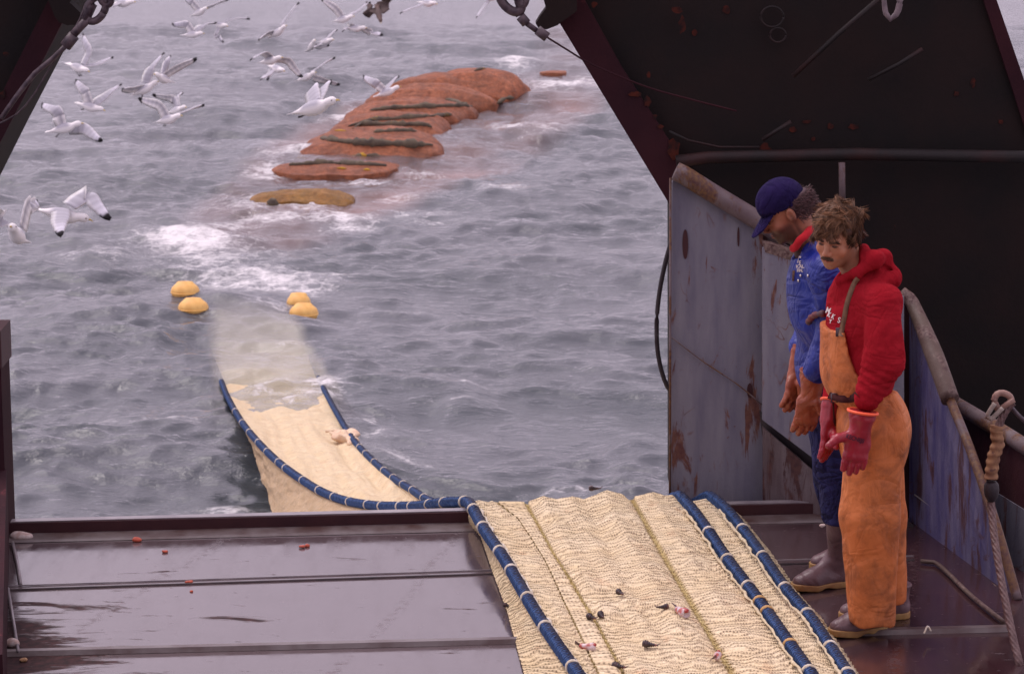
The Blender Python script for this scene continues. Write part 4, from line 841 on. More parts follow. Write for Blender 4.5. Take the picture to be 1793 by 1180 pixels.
# ================================================================== GULLS
def featmat():
    t = NT('feathers'); t.set(color=t.attr('Col'), rough=.8, spec=.15); t.bump(t.noise(t.coord('Object', (1, 1, 1)), 60, 3), .3, .004); return t.m
M['feather'] = featmat()
M['beak'] = simple('beak', (.6, .42, .08), bs=0); M['feet'] = simple('gull_feet', (.03, .02, .02), bs=0)
def solve(prev, px, py, L, sg, Y0):
    """point on the pixel's sight line at distance L from prev, nearer (sg<0) or farther (sg>0)"""
    d = ray(px, py); d = d / np.linalg.norm(d); w_ = prev - CAM; b = d @ w_; q = b * b - (w_ @ w_ - L * L)
    if q < 0: p = CAM + d * b; return prev + (p - prev) / np.linalg.norm(p - prev) * L
    return CAM + d * (b + sg * math.sqrt(q))
def unit(x): return x / (np.linalg.norm(x) + 1e-9)
gull_n = [0]
def gull(Y, head, tail, wings, label, hs=-1, feet=None, brown=False, L=.40, beak=None, chord=1.0):
    T = P(tail[0], tail[1], Y); Hd = solve(T, head[0], head[1], L * .88, hs, Y)
    ax = unit(Hd - T); up = np.array([0, 0, 1.]); side = unit(np.cross(ax, up)); up = np.cross(side, ax)
    g = empty('gull', (T + Hd) / 2, label, 'gull', 'gulls over the wake')
    st = [(0, .002, .03), (.04, .008, .05), (.12, .018, .036), (.2, .03, .035), (.32, .05, .048), (.48, .062, .058), (.62, .058, .056), (.74, .042, .044), (.82, .034, .036), (.9, .036, .036), (.96, .031, .031), (1.0, .016, .016), (1.015, .004, .004)]
    mm = 12; a = np.arange(mm) / mm * 2 * np.pi; v = []
    for (s_, rz, rx) in st:
        dz = -.006 * math.sin(s_ * 3.1) + (.012 if s_ > .8 else 0)
        c = T + ax * L * s_ + up * dz
        for t in a: v.append(c + up * rz * math.sin(t) + side * rx * math.cos(t))
    v = np.array(v); f = []
    for i in range(len(st) - 1):
        for k in range(mm): f.append((i * mm + k, i * mm + (k + 1) % mm, (i + 1) * mm + (k + 1) % mm, (i + 1) * mm + k))
    f.append(list(range(mm))); f.append(list(range((len(st) - 1) * mm, len(st) * mm))[::-1])
    white = np.array((.86, .83, .82)) if not brown else np.array((.13, .09, .08)); grey = np.array((.40, .39, .43)) if not brown else np.array((.10, .075, .07))
    col = np.tile(white, (len(v), 1))
    s_all = np.repeat([q[0] for q in st], mm); topm = np.tile(np.sin(a) > .3, len(st)) & (s_all > .25) & (s_all < .7)
    col[topm] = grey * 1.15
    mk_obj('body', v, f, M['feather'], g, col=col)
    # eyes and beak
    hc = T + ax * L * .95 + up * .008; m = MB(); m.tube([hc + ax * .015, hc + ax * .04 - up * .003, hc + ax * .058 - up * .012], np.array([.009, .006, .002]), 6); m.build('beak', M['beak'], g)
    if Y < 30:
        for sg in (-1, 1):
            ec = hc + side * .03 * sg + up * .006; m = MB(); m.tube([ec - side * .004, ec + side * .004], .0055, 8); m.build('eye', M['feet'], g)
    for wi, (base, wrist, tip, s1, s2) in enumerate(wings):
        B = T + ax * L * .60 + up * .03
        if base: B = .5 * B + .5 * P(base[0], base[1], Y) + 0
        Bd = proj(B); off = side * (.03)
        W = solve(B, wrist[0], wrist[1], .18, s1, Y) if wrist else solve(B, (Bd[0] * .55 + tip[0] * .45), Bd[1] * .55 + tip[1] * .45 - 6, .18, s1, Y)
        E = solve(W, tip[0], tip[1], .32, s2, Y)
        pts = catmull([B, W, W * .55 + E * .45 + up * .008, E], .02); n_ = len(pts); ts = np.linspace(0, 1, n_)
        tan = np.gradient(pts, axis=0); v = []; cl = []; npf = 9
        prof = [(0, 0), (.12, .012), (.35, .014), (.7, .007), (1, .0), (.7, -.002), (.35, .003), (.12, -.002)]; npf = len(prof)
        for i in range(n_):
            tg = unit(tan[i]); ch = ax - (ax @ tg) * tg
            if np.linalg.norm(ch) < .35: ch = ch + .35 * unit(np.cross(tg, np.array([0, 1., 0])) * (1 if wi else -1))
            ch = unit(ch); nn_ = np.cross(tg, ch)
            if nn_[2] < 0: nn_ = -nn_
            t = ts[i]; c = chord * np.interp(t, [0, .15, .36, .6, .85, .95, 1], [.13, .15, .145, .12, .075, .045, .01])
            lead = .045 + .03 * math.sin(min(t / .36, 1) * 1.57) - .075 * max(0, t - .36)
            for (cx_, cz) in prof:
                v.append(pts[i] + ch * (lead - cx_ * c) + nn_ * (cz - .012 * cx_ * cx_ * 4 * .5))
                black = t > .86 + .05 * (1 - cx_) 
                base_c = grey * (1.15 if cx_ < .2 else 1) if cz > 0 else white * .92
                if cx_ > .85: base_c = white
                cl.append(np.array((.02, .018, .02)) if black else base_c * (1 + .12 * math.sin(i * 2.1)) * (1 + .5 * sstep(.5, .85, t) * (cz > 0)))
        f = [(i * npf + k, (i + 1) * npf + k, (i + 1) * npf + (k + 1) % npf, i * npf + (k + 1) % npf) for i in range(n_ - 1) for k in range(npf)]
        f += [list(range(npf)), list(range((n_ - 1) * npf, n_ * npf))[::-1]]
        mk_obj('wing', np.array(v), f, M['feather'], g, col=np.clip(np.array(cl), 0, .9))
    if feet:
        for k in (-1, 1):
            Fp = P(feet[0], feet[1], Y) + side * .02 * k; b_ = T + ax * L * .35 - up * .04 + side * .015 * k
            Fp = b_ + unit(Fp - b_) * min(np.linalg.norm(Fp - b_), .13)
            m = MB(); m.tube([b_, b_ * .3 + Fp * .7, Fp], np.array([.005, .004, .010]), 6); m.build('foot', M['feet'], g)
    # fanned tail
    tf = []; 
    for k in range(7):
        q = -1 + k / 3.; tf.append(T - ax * (.035 - .01 * abs(q)) + side * .055 * q)
    tv = [T + ax * .09 + side * .02, T + ax * .09 - side * .02][::1]
    m = MB(); poly = [T + ax * .09 - side * .022] + tf + [T + ax * .09 + side * .022]; m.prism(poly, up * .006, white); m.build('tail', M['feather'], g, smooth=False)
    return g
gull(22.5, (579, 180), (512, 199), [((556, 178), (560, 160), (576, 143), 1, 1), ((552, 176), (545, 162), (552, 147), 1, 1)], 'large white gull in profile with raised wings left of the orange bag', -1, (525, 205))
gull(22, (147, 384), (66, 367), [((129, 352), (152, 341), (190, 384), 1, -1), ((106, 362), (105, 382), (104, 411), -1, -1)], 'large gull banking with both black wing tips pointing down at the left edge', 1, (86, 374))
gull(21, (22, 402), (41, 424), [((47, 392), (48, 362), (70, 354), 1, 1), ((12, 398), (0, 380), (-28, 360), -1, -1)], 'gull cut by the left edge of the photo seen from the front', -1)
gull(33, (135, 219), (84, 231), [((103, 219), (96, 191), (70, 183), 1, 1), ((124, 228), (147, 226), (177, 248), -1, -1)], 'gull with fanned tail and spread wings low on the left', -1, (98, 240))
gull(38, (150, 124), (120, 112), [((152, 112), (155, 88), (143, 60), 1, 1), ((152, 114), (178, 110), (196, 100), -1, 1)], 'gull beside the left wire stay with one wing straight up', -1, (145, 138))
gull(38, (175, 192), (136, 181), [((157, 182), (148, 160), (130, 140), 1, 1), ((166, 182), (195, 157), (211, 147), -1, 1)], 'gull with wings in a wide V below the wire stay', -1, (144, 192))
gull(38, (271, 147), (231, 167), [((257, 143), (262, 120), (286, 92), 1, 1), ((252, 153), (232, 157), (211, 158), -1, -1)], 'gull with dark tipped wing raised upright among the left flock', -1, (247, 186))
gull(38, (275, 133), (300, 144), [((288, 131), (312, 118), (345, 103), 1, 1), ((285, 132), (290, 118), (300, 100), 1, 1)], 'gull with a long pale wing reaching up to the right', -1)
gull(37, (311, 205), (274, 214), [((290, 206), (273, 178), (243, 174), 1, 1), ((308, 200), (330, 193), (356, 184), -1, 1)], 'gull hovering with dangling feet, front bird of the left cluster', -1, (288, 221))
gull(41, (321, 190), (295, 198), [((309, 187), (302, 174), (268, 167), 1, 1), ((314, 187), (308, 172), (318, 163), 1, 1)], 'gull partly hidden behind the hovering gull', -1)
gull(52, (359, 17), (337, 28), [((346, 14), (336, 5), (322, -2), 1, 1), ((360, 13), (378, 8), (402, -2), -1, 1)], 'small gull at the top edge near the left, wings spread', -1)
gull(50, (351, 60), (319, 62), [((338, 54), (326, 44), (300, 44), 1, 1), ((343, 54), (358, 42), (378, 40), 1, 1)], 'small gull with both wings up near the top left', -1)
gull(52, (395, 46), (377, 42), [((380, 50), (378, 60), (391, 76), -1, -1), ((392, 38), (412, 31), (440, 33), 1, 1)], 'small gull turning with one wing down near the top left', -1)
gull(48, (497, 49), (473, 66), [((496, 40), (506, 22), (527, 0), 1, 1), ((478, 58), (463, 62), (451, 72), -1, -1)], 'small gull with one long wing pointing up at the top centre', -1)
gull(54, (550, 74), (539, 90), [((548, 78), (560, 82), (575, 80), 1, 1)], 'tiny gull diving beside another at the top centre', -1)
gull(50, (614, 31), (584, 38), [((596, 26), (584, 12), (562, -2), 1, 1), ((613, 27), (630, 16), (648, 4), -1, 1)], 'gull with wings in a V left of the brown bird', -1)
gull(50, (636, 50), (606, 50), [((642, 48), (655, 60), (669, 62), -1, -1), ((618, 44), (610, 48), (599, 55), 1, -1)], 'gull just below the brown bird with drooping wings', -1)
gull(52, (580, 71), (560, 74), [((572, 66), (578, 60), (589, 53), 1, 1), ((566, 72), (556, 80), (546, 86), -1, -1)], 'small gull with a raised wing below the V winged gull', -1)
gull(50, (760, 7), (735, 4), [((740, 4), (722, 14), (698, 24), -1, -1), ((752, 2), (760, -12), (775, -25), 1, 1)], 'gull at the top edge above the orange bag', -1)
gull(50, (870, -4), (848, -6), [((856, 0), (845, 14), (832, 33), -1, -1)], 'gull at the top edge beside the right shackle with wing hanging down', -1)
gull(42, (488, 103), (455, 110), [((476, 99), (462, 93), (436, 106), -1, -1), ((490, 104), (515, 109), (540, 150), 1, -1)], 'gull with a long arched right wing left of the orange bag', -1)
gull(46, (494, 124), (474, 116), [((478, 122), (470, 130), (455, 140), -1, -1), ((474, 120), (470, 128), (468, 140), 1, -1)], 'gull with folded drooping wings under the arched wing gull', -1)
gull(48, (548, 130), (520, 142), [((550, 122), (566, 112), (586, 101), 1, 1), ((560, 138), (578, 146), (594, 149), 1, 1)], 'gull above the large profile gull with a dark wing tip', -1)
gull(44, (694, 155), (657, 169), [((664, 156), (650, 142), (634, 134), 1, 1), ((668, 158), (682, 146), (697, 134), 1, 1)], 'gull in front of the orange bag with both wings raised', -1)
gull(52, (666, 36), (660, 10), [((664, 24), (652, 18), (641, 5), 1, 1), ((672, 22), (676, 14), (680, 3), 1, 1)], 'dark brown young gull at the top centre', -1, None, True, .5, None, 1.9)
gull(46, (145, 4), (128, 8), [((140, 6), (150, 0), (156, -8), 1, 1)], 'gull glimpsed between the left gantry leg and the shackle', -1)
gull(45, (230, 5), (196, 7), [((212, 4), (236, 2), (258, -8), 1, 1), ((206, 7), (198, 10), (190, 12), -1, 1)], 'gull in profile at the top edge right of the left shackle', -1)

# ================================================================== CATCH AND SCRAPS ON THE NET AND DECK
nb_ = bvh([c for c in net.children if c.name.startswith('deck_netting')][0])
M['snail'] = simple('dark_shell', (.075, .035, .035), (.03, .02, .022), 60, third=(.3, .12, .1), tscale=40, ta=.55, tb=.6, rough=.4, spec=.5, bs=150)
M['fish'] = simple('fish_scrap', (.62, .5, .5), (.45, .1, .08), 22, .42, .5, rough=.3, spec=.6, bs=80)
M['fin'] = simple('fish_fin', (.10, .06, .07), (.2, .13, .13), 50)
def snail(px, py, ang, L, lab, tip=(.5)):
    h, n_ = hit(nb_, px, py)
    if h is None: h = G(px, py, .14)
    e = empty('sea_snail', h, lab, 'sea snail', 'dark shells on the net')
    d = np.array([math.cos(ang), math.sin(ang) * .9, 0]); c = h + (0, 0, .014)
    def fn(p):
        s = rc(p, c - d * L * .35, c + d * L * .6, L * .25, L * .07); s = smin(s, ell(p, c - d * L * .35 + (0, 0, .002), (L * .27,) * 3), .006)
        s2 = s + .0022 * np.sin(((p - c) @ d) * 2 * np.pi / (L * .17)); return s2
    v, f = sdf_mesh(fn, c - L * .95, c + L * .95, .0028); mk_obj('shell', v, f, M['snail'], e)
    m = MB(); m.tube([c + d * L * .4, c + d * L * .62 + (0, 0, .002), c + d * L * .8 + (.004, 0, .01)], np.array([.0035, .0025, .001]), 6); m.build('siphon', M['fin'], e)
for s_ in ((1086, 1043, -1.1, .042, 'brown shell alone in the middle of the net, farthest up'), (1036, 1086, -.9, .044, 'dark shell lying in the left fold beside another'), (1053, 1083, -1.4, .046, 'dark shell with reddish top just right of the left fold'), (1160, 1068, 3.3, .042, 'dark shell beside the large pink fish head'),
           (1138, 1134, -.4, .05, 'dark shell with a thin spine low in the middle of the net'), (1084, 1172, -.6, .05, 'dark shell cut by the bottom edge of the photo'), (888, 1065, -.6, .03, 'small reddish shell on the left flap outside the blue rope'), (1041, 860, .1, .045, 'brown shell on top of the net hump at the stern')):
    snail(*s_)
def scrap(px, py, ang, L, lab, nm='fish_offal'):
    h, n_ = hit(nb_, px, py)
    if h is None: h = G(px, py, .14)
    e = empty(nm, h, lab, 'fish scrap', 'pink fish scraps on the net'); d = np.array([math.cos(ang), math.sin(ang), 0]); w_ = np.array([-d[1], d[0], 0]); c = h + (0, 0, .018)
    def fn(p):
        s = rc(p, c - d * L * .4, c + d * L * .25, L * .16, L * .27); s = smax(s, -ell(p, c + d * L * .48 + w_ * .004, (L * .2, L * .17, L * .2)), .006)
        return s + .003 * snoise(p, 150, 5)
    v, f = sdf_mesh(fn, c - L, c + L, .003); mk_obj('flesh', v, f, M['fish'], e)
    m = MB(); t0 = c - d * L * .35
    m.prism([t0, t0 - d * L * .5 + w_ * L * .25, t0 - d * L * .4 - w_ * L * .1 + (0, 0, .02)], (0, 0, .004)); m.build('fin', M['fin'], e, smooth=False)
    v, f = sdf_mesh(lambda p: ell(p, c + d * L * .36 + (0, 0, .012), (L * .14, L * .17, L * .1)), c - L, c + L, .004); mk_obj('gill', v, f, simple('red_gill', (.38, .05, .04), bs=0, rough=.3), e)
scrap(1194, 1078, -1.05, .085, 'large pink and white fish head between the dark shell and the right fold')
scrap(1030, 1140, -.35, .07, 'pale pink fish scrap low beside the left blue rope')
scrap(1256, 1156, 1.3, .06, 'white fish scrap with dark fin low on the right fold')
def small(nm, px, py, z, r, mat, lab, cat, grp, rx=1.4):
    c = G(px, py, z) + (0, 0, r * .6); v, f = sdf_mesh(lambda p: ell(p, c, (r * rx, r, r * .7)) + r * .45 * snoise(p, 2.2 / r, int(px)), c - r * 2.2, c + r * 2.2, r * .14)
    o = mk_obj(nm, v, f, mat, at=G(px, py, z)); tag(o, lab, cat, grp)
orange = simple('orange_scrap', (.62, .12, .06), (.4, .07, .04), 60, bs=0, rough=.5); pale = simple('pale_scrap', (.7, .64, .6), (.45, .3, .25), 40, bs=0, rough=.5)
for (x, y, r, lab) in ((241, 948, .016, 'orange scrap on the wet deck just below the sill at left'), (289, 967, .009, 'tiny orange scrap below the largest one at left'), (529, 959, .011, 'orange scrap on the middle of the upper deck plate'), (538, 957, .009, 'paler orange scrap touching another on the upper deck plate'), (331, 1021, .012, 'orange scrap lying on the seam between deck plates'), (335, 1036, .006, 'tiny orange speck just under the deck seam')):
    small('bait_scrap', x, y, 0, r, orange, lab, 'scrap', 'orange scraps on the deck')
small('fish_offal', 36, 945, 0, .03, pale, 'white scrap in the left corner under the sill', 'scrap', 'pale scraps at the left of the deck', 1.7)
small('fish_offal', 20, 1134, 0, .034, pale, 'white lump at the left edge above the deck rib', 'scrap', 'pale scraps at the left of the deck', 1.0)
small('fish_offal', 42, 1158, 0, .012, simple('tan_scrap', (.42, .24, .12), bs=0), 'small tan scrap on the deck rib at left', 'scrap', 'pale scraps at the left of the deck')
small('fish_offal', 1440, 922, .12, .010, pale, 'tiny white scrap beside the brown boot shaft', 'scrap', 'pale scraps at the left of the deck')

# ================================================================== WIRE ROPE AT THE RIGHT EDGE
wr = empty('wire_rope', P(1745, 900, 11.3), 'rusty wire rope with taped eye splice hanging at the right edge', 'wire rope')
def wy(y): return float(np.interp(y, [690, 900, 1160], [11.45, 11.4, 10.85]))
pts = catmull([P(x, y, wy(y)) for x, y in ((1735, 862), (1736, 890), (1741, 940), (1748, 985), (1756, 1030), (1766, 1080), (1777, 1130), (1786, 1165), (1800, 1230))], .004)
def strands(k=6, pitch=.034, amp=.2): return lambda L, a: 1 - amp * np.abs(np.sin((k * a - 2 * np.pi * L / pitch) / 2)) ** 3
M['wire'] = simple('rusty_wire', (.075, .034, .032), (.17, .10, .09), 60, .35, .65, rough=.5, spec=.5, bs=120)
v, f, _ = tube_geo(pts, .0165, 36, strands()); mk_obj('strand', v, f, M['wire'], wr)
pts = catmull([P(x, y, wy(y)) for x, y in ((1746, 752), (1756, 728), (1766, 712), (1774, 704))], .004); v, f, _ = tube_geo(pts, .017, 30, strands()); mk_obj('strand', v, f, M['wire'], wr)
pts = catmull([P(x, y, wy(y)) for x, y in ((1735, 838), (1736, 820), (1742, 795), (1747, 772), (1744, 755), (1745, 745))], .006); v, f, _ = tube_geo(pts, .027, 16, lambda L, a: 1 + .10 * np.sin(L * 190 + 2 * np.sin(a)) + .08 * np.sin(L * 61 + a)); mk_obj('taped_splice', v, f, simple('tan_tape', (.34, .19, .10), (.2, .1, .06), 30, rough=.8, spec=.2, third=(.1, .05, .04), tscale=18, ta=.6, tb=.64), wr)
pts = [P(1736, y, wy(y)) for y in (842, 848, 858, 868, 878)]; v, f, _ = tube_geo(pts, np.array([.020, .030, .032, .028, .014]), 16); mk_obj('rubber_stopper', v, f, M['black'], wr)
eye = [P(x, y, wy(y)) for x, y in ((1772, 706), (1768, 694), (1756, 688), (1746, 690), (1741, 700), (1745, 712), (1752, 720))]
m = MB(); m.tube(catmull(eye, .01), .014, 12); m.tube(catmull([P(1752, 716, 11.44), P(1766, 706, 11.43), P(1776, 700, 11.43)], .01), .012, 8); m.build('thimble', simple('pale_thimble', (.36, .22, .17), (.2, .11, .09), 30, rough=.5), wr)
m = MB(); m.tube(catmull([P(x, y, 11.42) for x, y in ((1742, 706), (1734, 718), (1728, 730), (1735, 733), (1748, 722), (1756, 714))], .01), .010, 8); m.build('rag', simple('pale_rag', (.42, .36, .31), (.25, .2, .17), 30, rough=.9), wr)
m = MB(); m.tube(catmull([P(x, y, 11.5) for x, y in ((1770, 712), (1782, 726), (1800, 742), (1830, 766))], .02), .009, 8); m.build('tail_wire', M['iron'], wr)
m = MB(); m.tube(catmull([G(1618, 1108, .05), G(1624, 1096, .05), G(1630, 1104, .04)], .01), .004, 6); o = m.build('twine_scrap', M['tie'], at=G(1625, 1103, .04)); tag(o, 'short pale twine loop on the deck rib right of the orange trousers', 'twine')
# ================================================================== PEOPLE
def cloth(name, c1, c2, scale=6, rough=.85, spec=.15, bs=90, bst=.35, dirt=None, wrinkle=.4, sheen=0, da=.58, db=.72):
    t = NT(name); v = t.coord(); c = t.mix(t.ramp(t.noise(v, scale, 5, .6), .33, .67), c1, c2)
    if dirt: c = t.mix(t.ramp(t.noise(v, 7, 8, .68, .4), da, db, 0, .85), c, dirt)
    t.set(color=c, rough=rough, spec=spec, sheen=sheen)
    def crease(sc, str_, w_, rot):
        n_ = t.noise(t.coord('Object', str_, rot), sc, 3, .5, .9); return t.ramp(t.math('ABSOLUTE', t.math('SUBTRACT', n_, .5)), 0, w_)
    h = t.math('ADD', t.math('MULTIPLY', t.math('ADD', crease(3.4, (1, 1, 1.5), .09, (.5, 0, .3)), t.math('MULTIPLY', crease(8, (1.3, 1.3, .8), .12, (0, .6, 0)), .5)), wrinkle), t.math('MULTIPLY', t.noise(v, bs * 3, 2), .05))
    t.bump(h, bst, .035); return t.m
M['hoodie'] = cloth('red_sweatshirt', (.26, .008, .015), (.35, .015, .024), 7, .95, .04, sheen=.0, wrinkle=.5, bst=.35)
M['oil'] = cloth('orange_oilskin', (.50, .135, .035), (.62, .20, .065), 3.2, .6, .25, dirt=(.17, .05, .02), wrinkle=.35, da=.46, db=.68, bst=.35)
M['jacket'] = cloth('blue_jacket', (.005, .012, .15), (.011, .028, .26), 4, .42, .45, wrinkle=.6, bst=.4)
M['navy'] = cloth('navy_trousers', (.009, .009, .045), (.018, .018, .085), 6, .8, .2, wrinkle=1.2, bst=.6)
M['glove_r'] = cloth('red_rubber_glove', (.25, .008, .018), (.34, .018, .032), 14, .3, .5, wrinkle=.2)
M['glove_b'] = cloth('brown_rubber_glove', (.25, .05, .022), (.34, .085, .032), 12, .4, .45, dirt=(.2, .035, .02), wrinkle=.5)
M['gl_edge'] = simple('orange_glove_edge', (.95, .13, .05), bs=0, rough=.5)
M['boot'] = cloth('brown_rubber_boot', (.10, .05, .055), (.17, .10, .11), 6, .42, .45, dirt=(.06, .02, .025), wrinkle=.2)
M['cap'] = cloth('navy_cap', (.009, .006, .032), (.022, .012, .07), 5, .9, .1, wrinkle=.7)
M['sole'] = simple('cream_sole', (.40, .25, .085), (.26, .12, .045), 12, rough=.6)
M['belt'] = simple('dark_belt', (.04, .01, .012), (.07, .02, .02), 20, rough=.85, spec=.1)
M['webbing'] = simple('strap_webbing', (.26, .15, .085), (.15, .09, .06), 30, rough=.9)
M['white'] = simple('white_print', (.75, .68, .66), (.6, .5, .48), 60, bs=0, rough=.8)
M['redcol'] = simple('red_collar', (.6, .02, .03), (.45, .012, .02), 30, rough=.95)
M['metal'] = simple('snap_metal', (.8, .75, .7), bs=0, rough=.25, metal=1)
M['ink'] = simple('faded_black_ink', (.075, .012, .03), bs=0, rough=.6)
def skin_mat():
    t = NT('skin'); v = t.coord(); c = t.mix(1, t.mix(t.ramp(t.noise(v, 30, 4), .35, .65), (.90, .88, .86), (1.08, 1.04, 1.0)), t.attr('Col'), 'MULTIPLY')
    t.set(color=c, rough=.5, spec=.35); t.p.inputs['Subsurface Weight'].default_value = .12; t.p.inputs['Subsurface Radius'].default_value = (.012, .004, .002); t.p.inputs['Subsurface Scale'].default_value = 1
    t.bump(t.noise(v, 240, 3), .25, .002); return t.m
M['skin'] = skin_mat()
def hair_mat(name):
    t = NT(name); t.set(color=t.attr('Col'), rough=.55, spec=.35); return t.m
M['hair'] = hair_mat('hair')

def ridge(p, fr, sd):
    q_ = p + .03 * np.stack([snoise(p, fr * .7, sd + 1, 4), snoise(p, fr * .7, sd + 2, 4), snoise(p, fr * .7, sd + 3, 4)], 1)
    return .55 - 1.6 * np.abs(snoise(q_, fr, sd, 4)) ** .8
def rot_basis(yaw, pitch, roll):
    """columns: s (figure's left), f (forward), u (up). yaw 0 faces the camera (-Y); positive turns towards -X"""
    f = np.array([-math.sin(yaw), -math.cos(yaw), 0]); u = np.array([0, 0, 1.]); s = np.cross(u, f)
    f2 = f * math.cos(pitch) - u * math.sin(pitch); u2 = u * math.cos(pitch) + f * math.sin(pitch)
    s3 = s * math.cos(roll) + u2 * math.sin(roll); u3 = u2 * math.cos(roll) - s * math.sin(roll)
    return np.stack([s3, f2, u3], 1)

def head_sdf(q, beard=0):
    s, f, u = q[:, 0], q[:, 1], q[:, 2]; qs = q.copy(); qs[:, 0] = np.abs(s)
    d = ell(q, (0, -.012, .035), (.075, .096, .085))
    d = smin(d, ell(q, (0, .032, -.03), (.060, .066, .088)), .03)
    d = smin(d, ell(q, (0, .036, -.083), (.046, .048, .034)), .03)
    d = smin(d, ell(q, (0, .077, -.101), (.02, .014, .015)), .018)
    d = smin(d, ell(qs, (.040, .062, -.034), (.024, .022, .022)), .018)
    d = smin(d, rc(qs, (.010, .092, .014), (.042, .080, .017), .0095, .0075), .011)
    d = smax(d, -ell(qs, (.030, .104, -.002), (.0165, .017, .0105)), .008)
    d = smin(d, ell(qs, (.030, .080, -.003), (.0135, .0125, .0115)), .003)
    d = smin(d, rc(qs, (.018, .091, -.0085), (.043, .081, -.0085), .0035, .003), .005)
    d = smin(d, rc(q, (0, .090, .008), (0, .113, -.032), .0075, .0108), .010)
    d = smin(d, ell(qs, (.0115, .104, -.038), (.0085, .010, .0075)), .006)
    d = smin(d, ell(q, (0, .084, -.066), (.030, .016, .022)), .012)
    d = smin(d, rc(qs, (0, .0995, -.0605), (.018, .093, -.063), .0052, .0028), .004)
    d = smin(d, rc(qs, (0, .0995, -.0705), (.015, .093, -.069), .0058, .003), .004)
    d = smax(d, -rc(qs, (0, .106, -.0655), (.022, .098, -.0665), .0016, .0012), .003)
    e = smax(ell(qs, (.079, -.006, -.008), (.0125, .019, .032)), -ell(qs, (.092, .000, -.006), (.009, .010, .018)), .005)
    d = smin(d, e, .006)
    return d
def head_color(q, tan, dark, hairc, stubble=.25, beard=0):
    s, f, u = np.abs(q[:, 0]), q[:, 1], q[:, 2]; c = np.tile(np.array(tan, float), (len(q), 1))
    def mixto(col, m): 
        nonlocal c; m = np.clip(m, 0, 1)[:, None]; c = c * (1 - m) + np.array(col) * m
    mixto((tan[0] * 1.0, tan[1] * .70, tan[2] * .62), np.exp(-((s - .042) ** 2 + (u + .035) ** 2) / .0005) * .55 * (f > .02))
    mixto((tan[0] * 1.0, tan[1] * .72, tan[2] * .66), np.exp(-(s ** 2 + (u + .034) ** 2) / .00022) * .5 * (f > .09))
    mixto(dark, sstep(-.048, -.075, u) * sstep(.0, .05, f) * stubble)
    mixto(hairc, (np.abs(u - (.0175 + .12 * (s - .028) * (s < .03))) < .0052) * (s > .010) * (s < .047) * (f > .06) * .9)
    eye = ((s - .0305) / .0125) ** 2 + ((u + .0035) / .0052) ** 2 < 1
    mixto((.025, .012, .01), eye * (f > .06) * .85)
    mixto((tan[0] * .45, tan[1] * .33, tan[2] * .3), (((s - .031) / .02) ** 2 + ((u - .003) / .008) ** 2 < 1) * (~eye) * (f > .05) * .6)
    mixto((tan[0] * .8, tan[1] * .42, tan[2] * .42), (np.abs(u + .0655) < .0105 - .25 * s) * (s < .023) * (f > .088) * .75)
    mixto((.04, .015, .012), (np.abs(u + .0655) < .0018) * (s < .022) * (f > .085))
    mixto((.03, .012, .01), (((s - .0075) / .0045) ** 2 + ((u + .0445) / .003) ** 2 < 1) * (f > .09) * .8)
    if beard:
        m = sstep(-.02, -.055, u) * sstep(-.015, .02, f + 0 * u) ; m = np.maximum(m, sstep(.02, -.01, f) * sstep(-.03, 0, f) * sstep(.02, -.03, u) * (s > .05))
        m = np.maximum(m, (np.abs(u + .052) < .007) * (s < .03) * (f > .08)); m *= 1 - ((np.abs(u + .066) < .008) & (s < .02))
        mixto(hairc, m * beard)
    return c
def hair_strands(name, parent, roots, dirs, lens, radii, cols, droop=.3, curl=.3, seed=1, segs=5):
    r = np.random.default_rng(seed); V = []; Fc = []; Cc = []; n0 = 0
    for p, d, L, rad, c in zip(roots, dirs, lens, radii, cols):
        d = unit(d); k1 = r.normal(size=3) * curl; pts = [p]; cur = d
        for i in range(segs - 1):
            cur = unit(cur + (k1 + np.array([0, 0, -droop])) * (1.0 / segs)); pts.append(pts[-1] + cur * L / (segs - 1))
        pts = np.array(pts); rads = rad * np.array([.8, 1.0, .95, .7, .12])[:segs]
        t = np.gradient(pts, axis=0); t /= np.linalg.norm(t, axis=1)[:, None]; s_ = np.cross(t, [.3, .2, 1.]); s_ /= np.linalg.norm(s_, axis=1)[:, None] + 1e-9; u_ = np.cross(s_, t)
        for i in range(segs):
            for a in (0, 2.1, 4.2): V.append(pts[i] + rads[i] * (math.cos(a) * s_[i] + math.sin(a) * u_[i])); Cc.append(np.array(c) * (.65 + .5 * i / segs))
        for i in range(segs - 1):
            for k in range(3): Fc.append((n0 + i * 3 + k, n0 + i * 3 + (k + 1) % 3, n0 + (i + 1) * 3 + (k + 1) % 3, n0 + (i + 1) * 3 + k))
        n0 += segs * 3
    return mk_obj(name, np.array(V), Fc, M['hair'], parent, col=np.array(Cc))

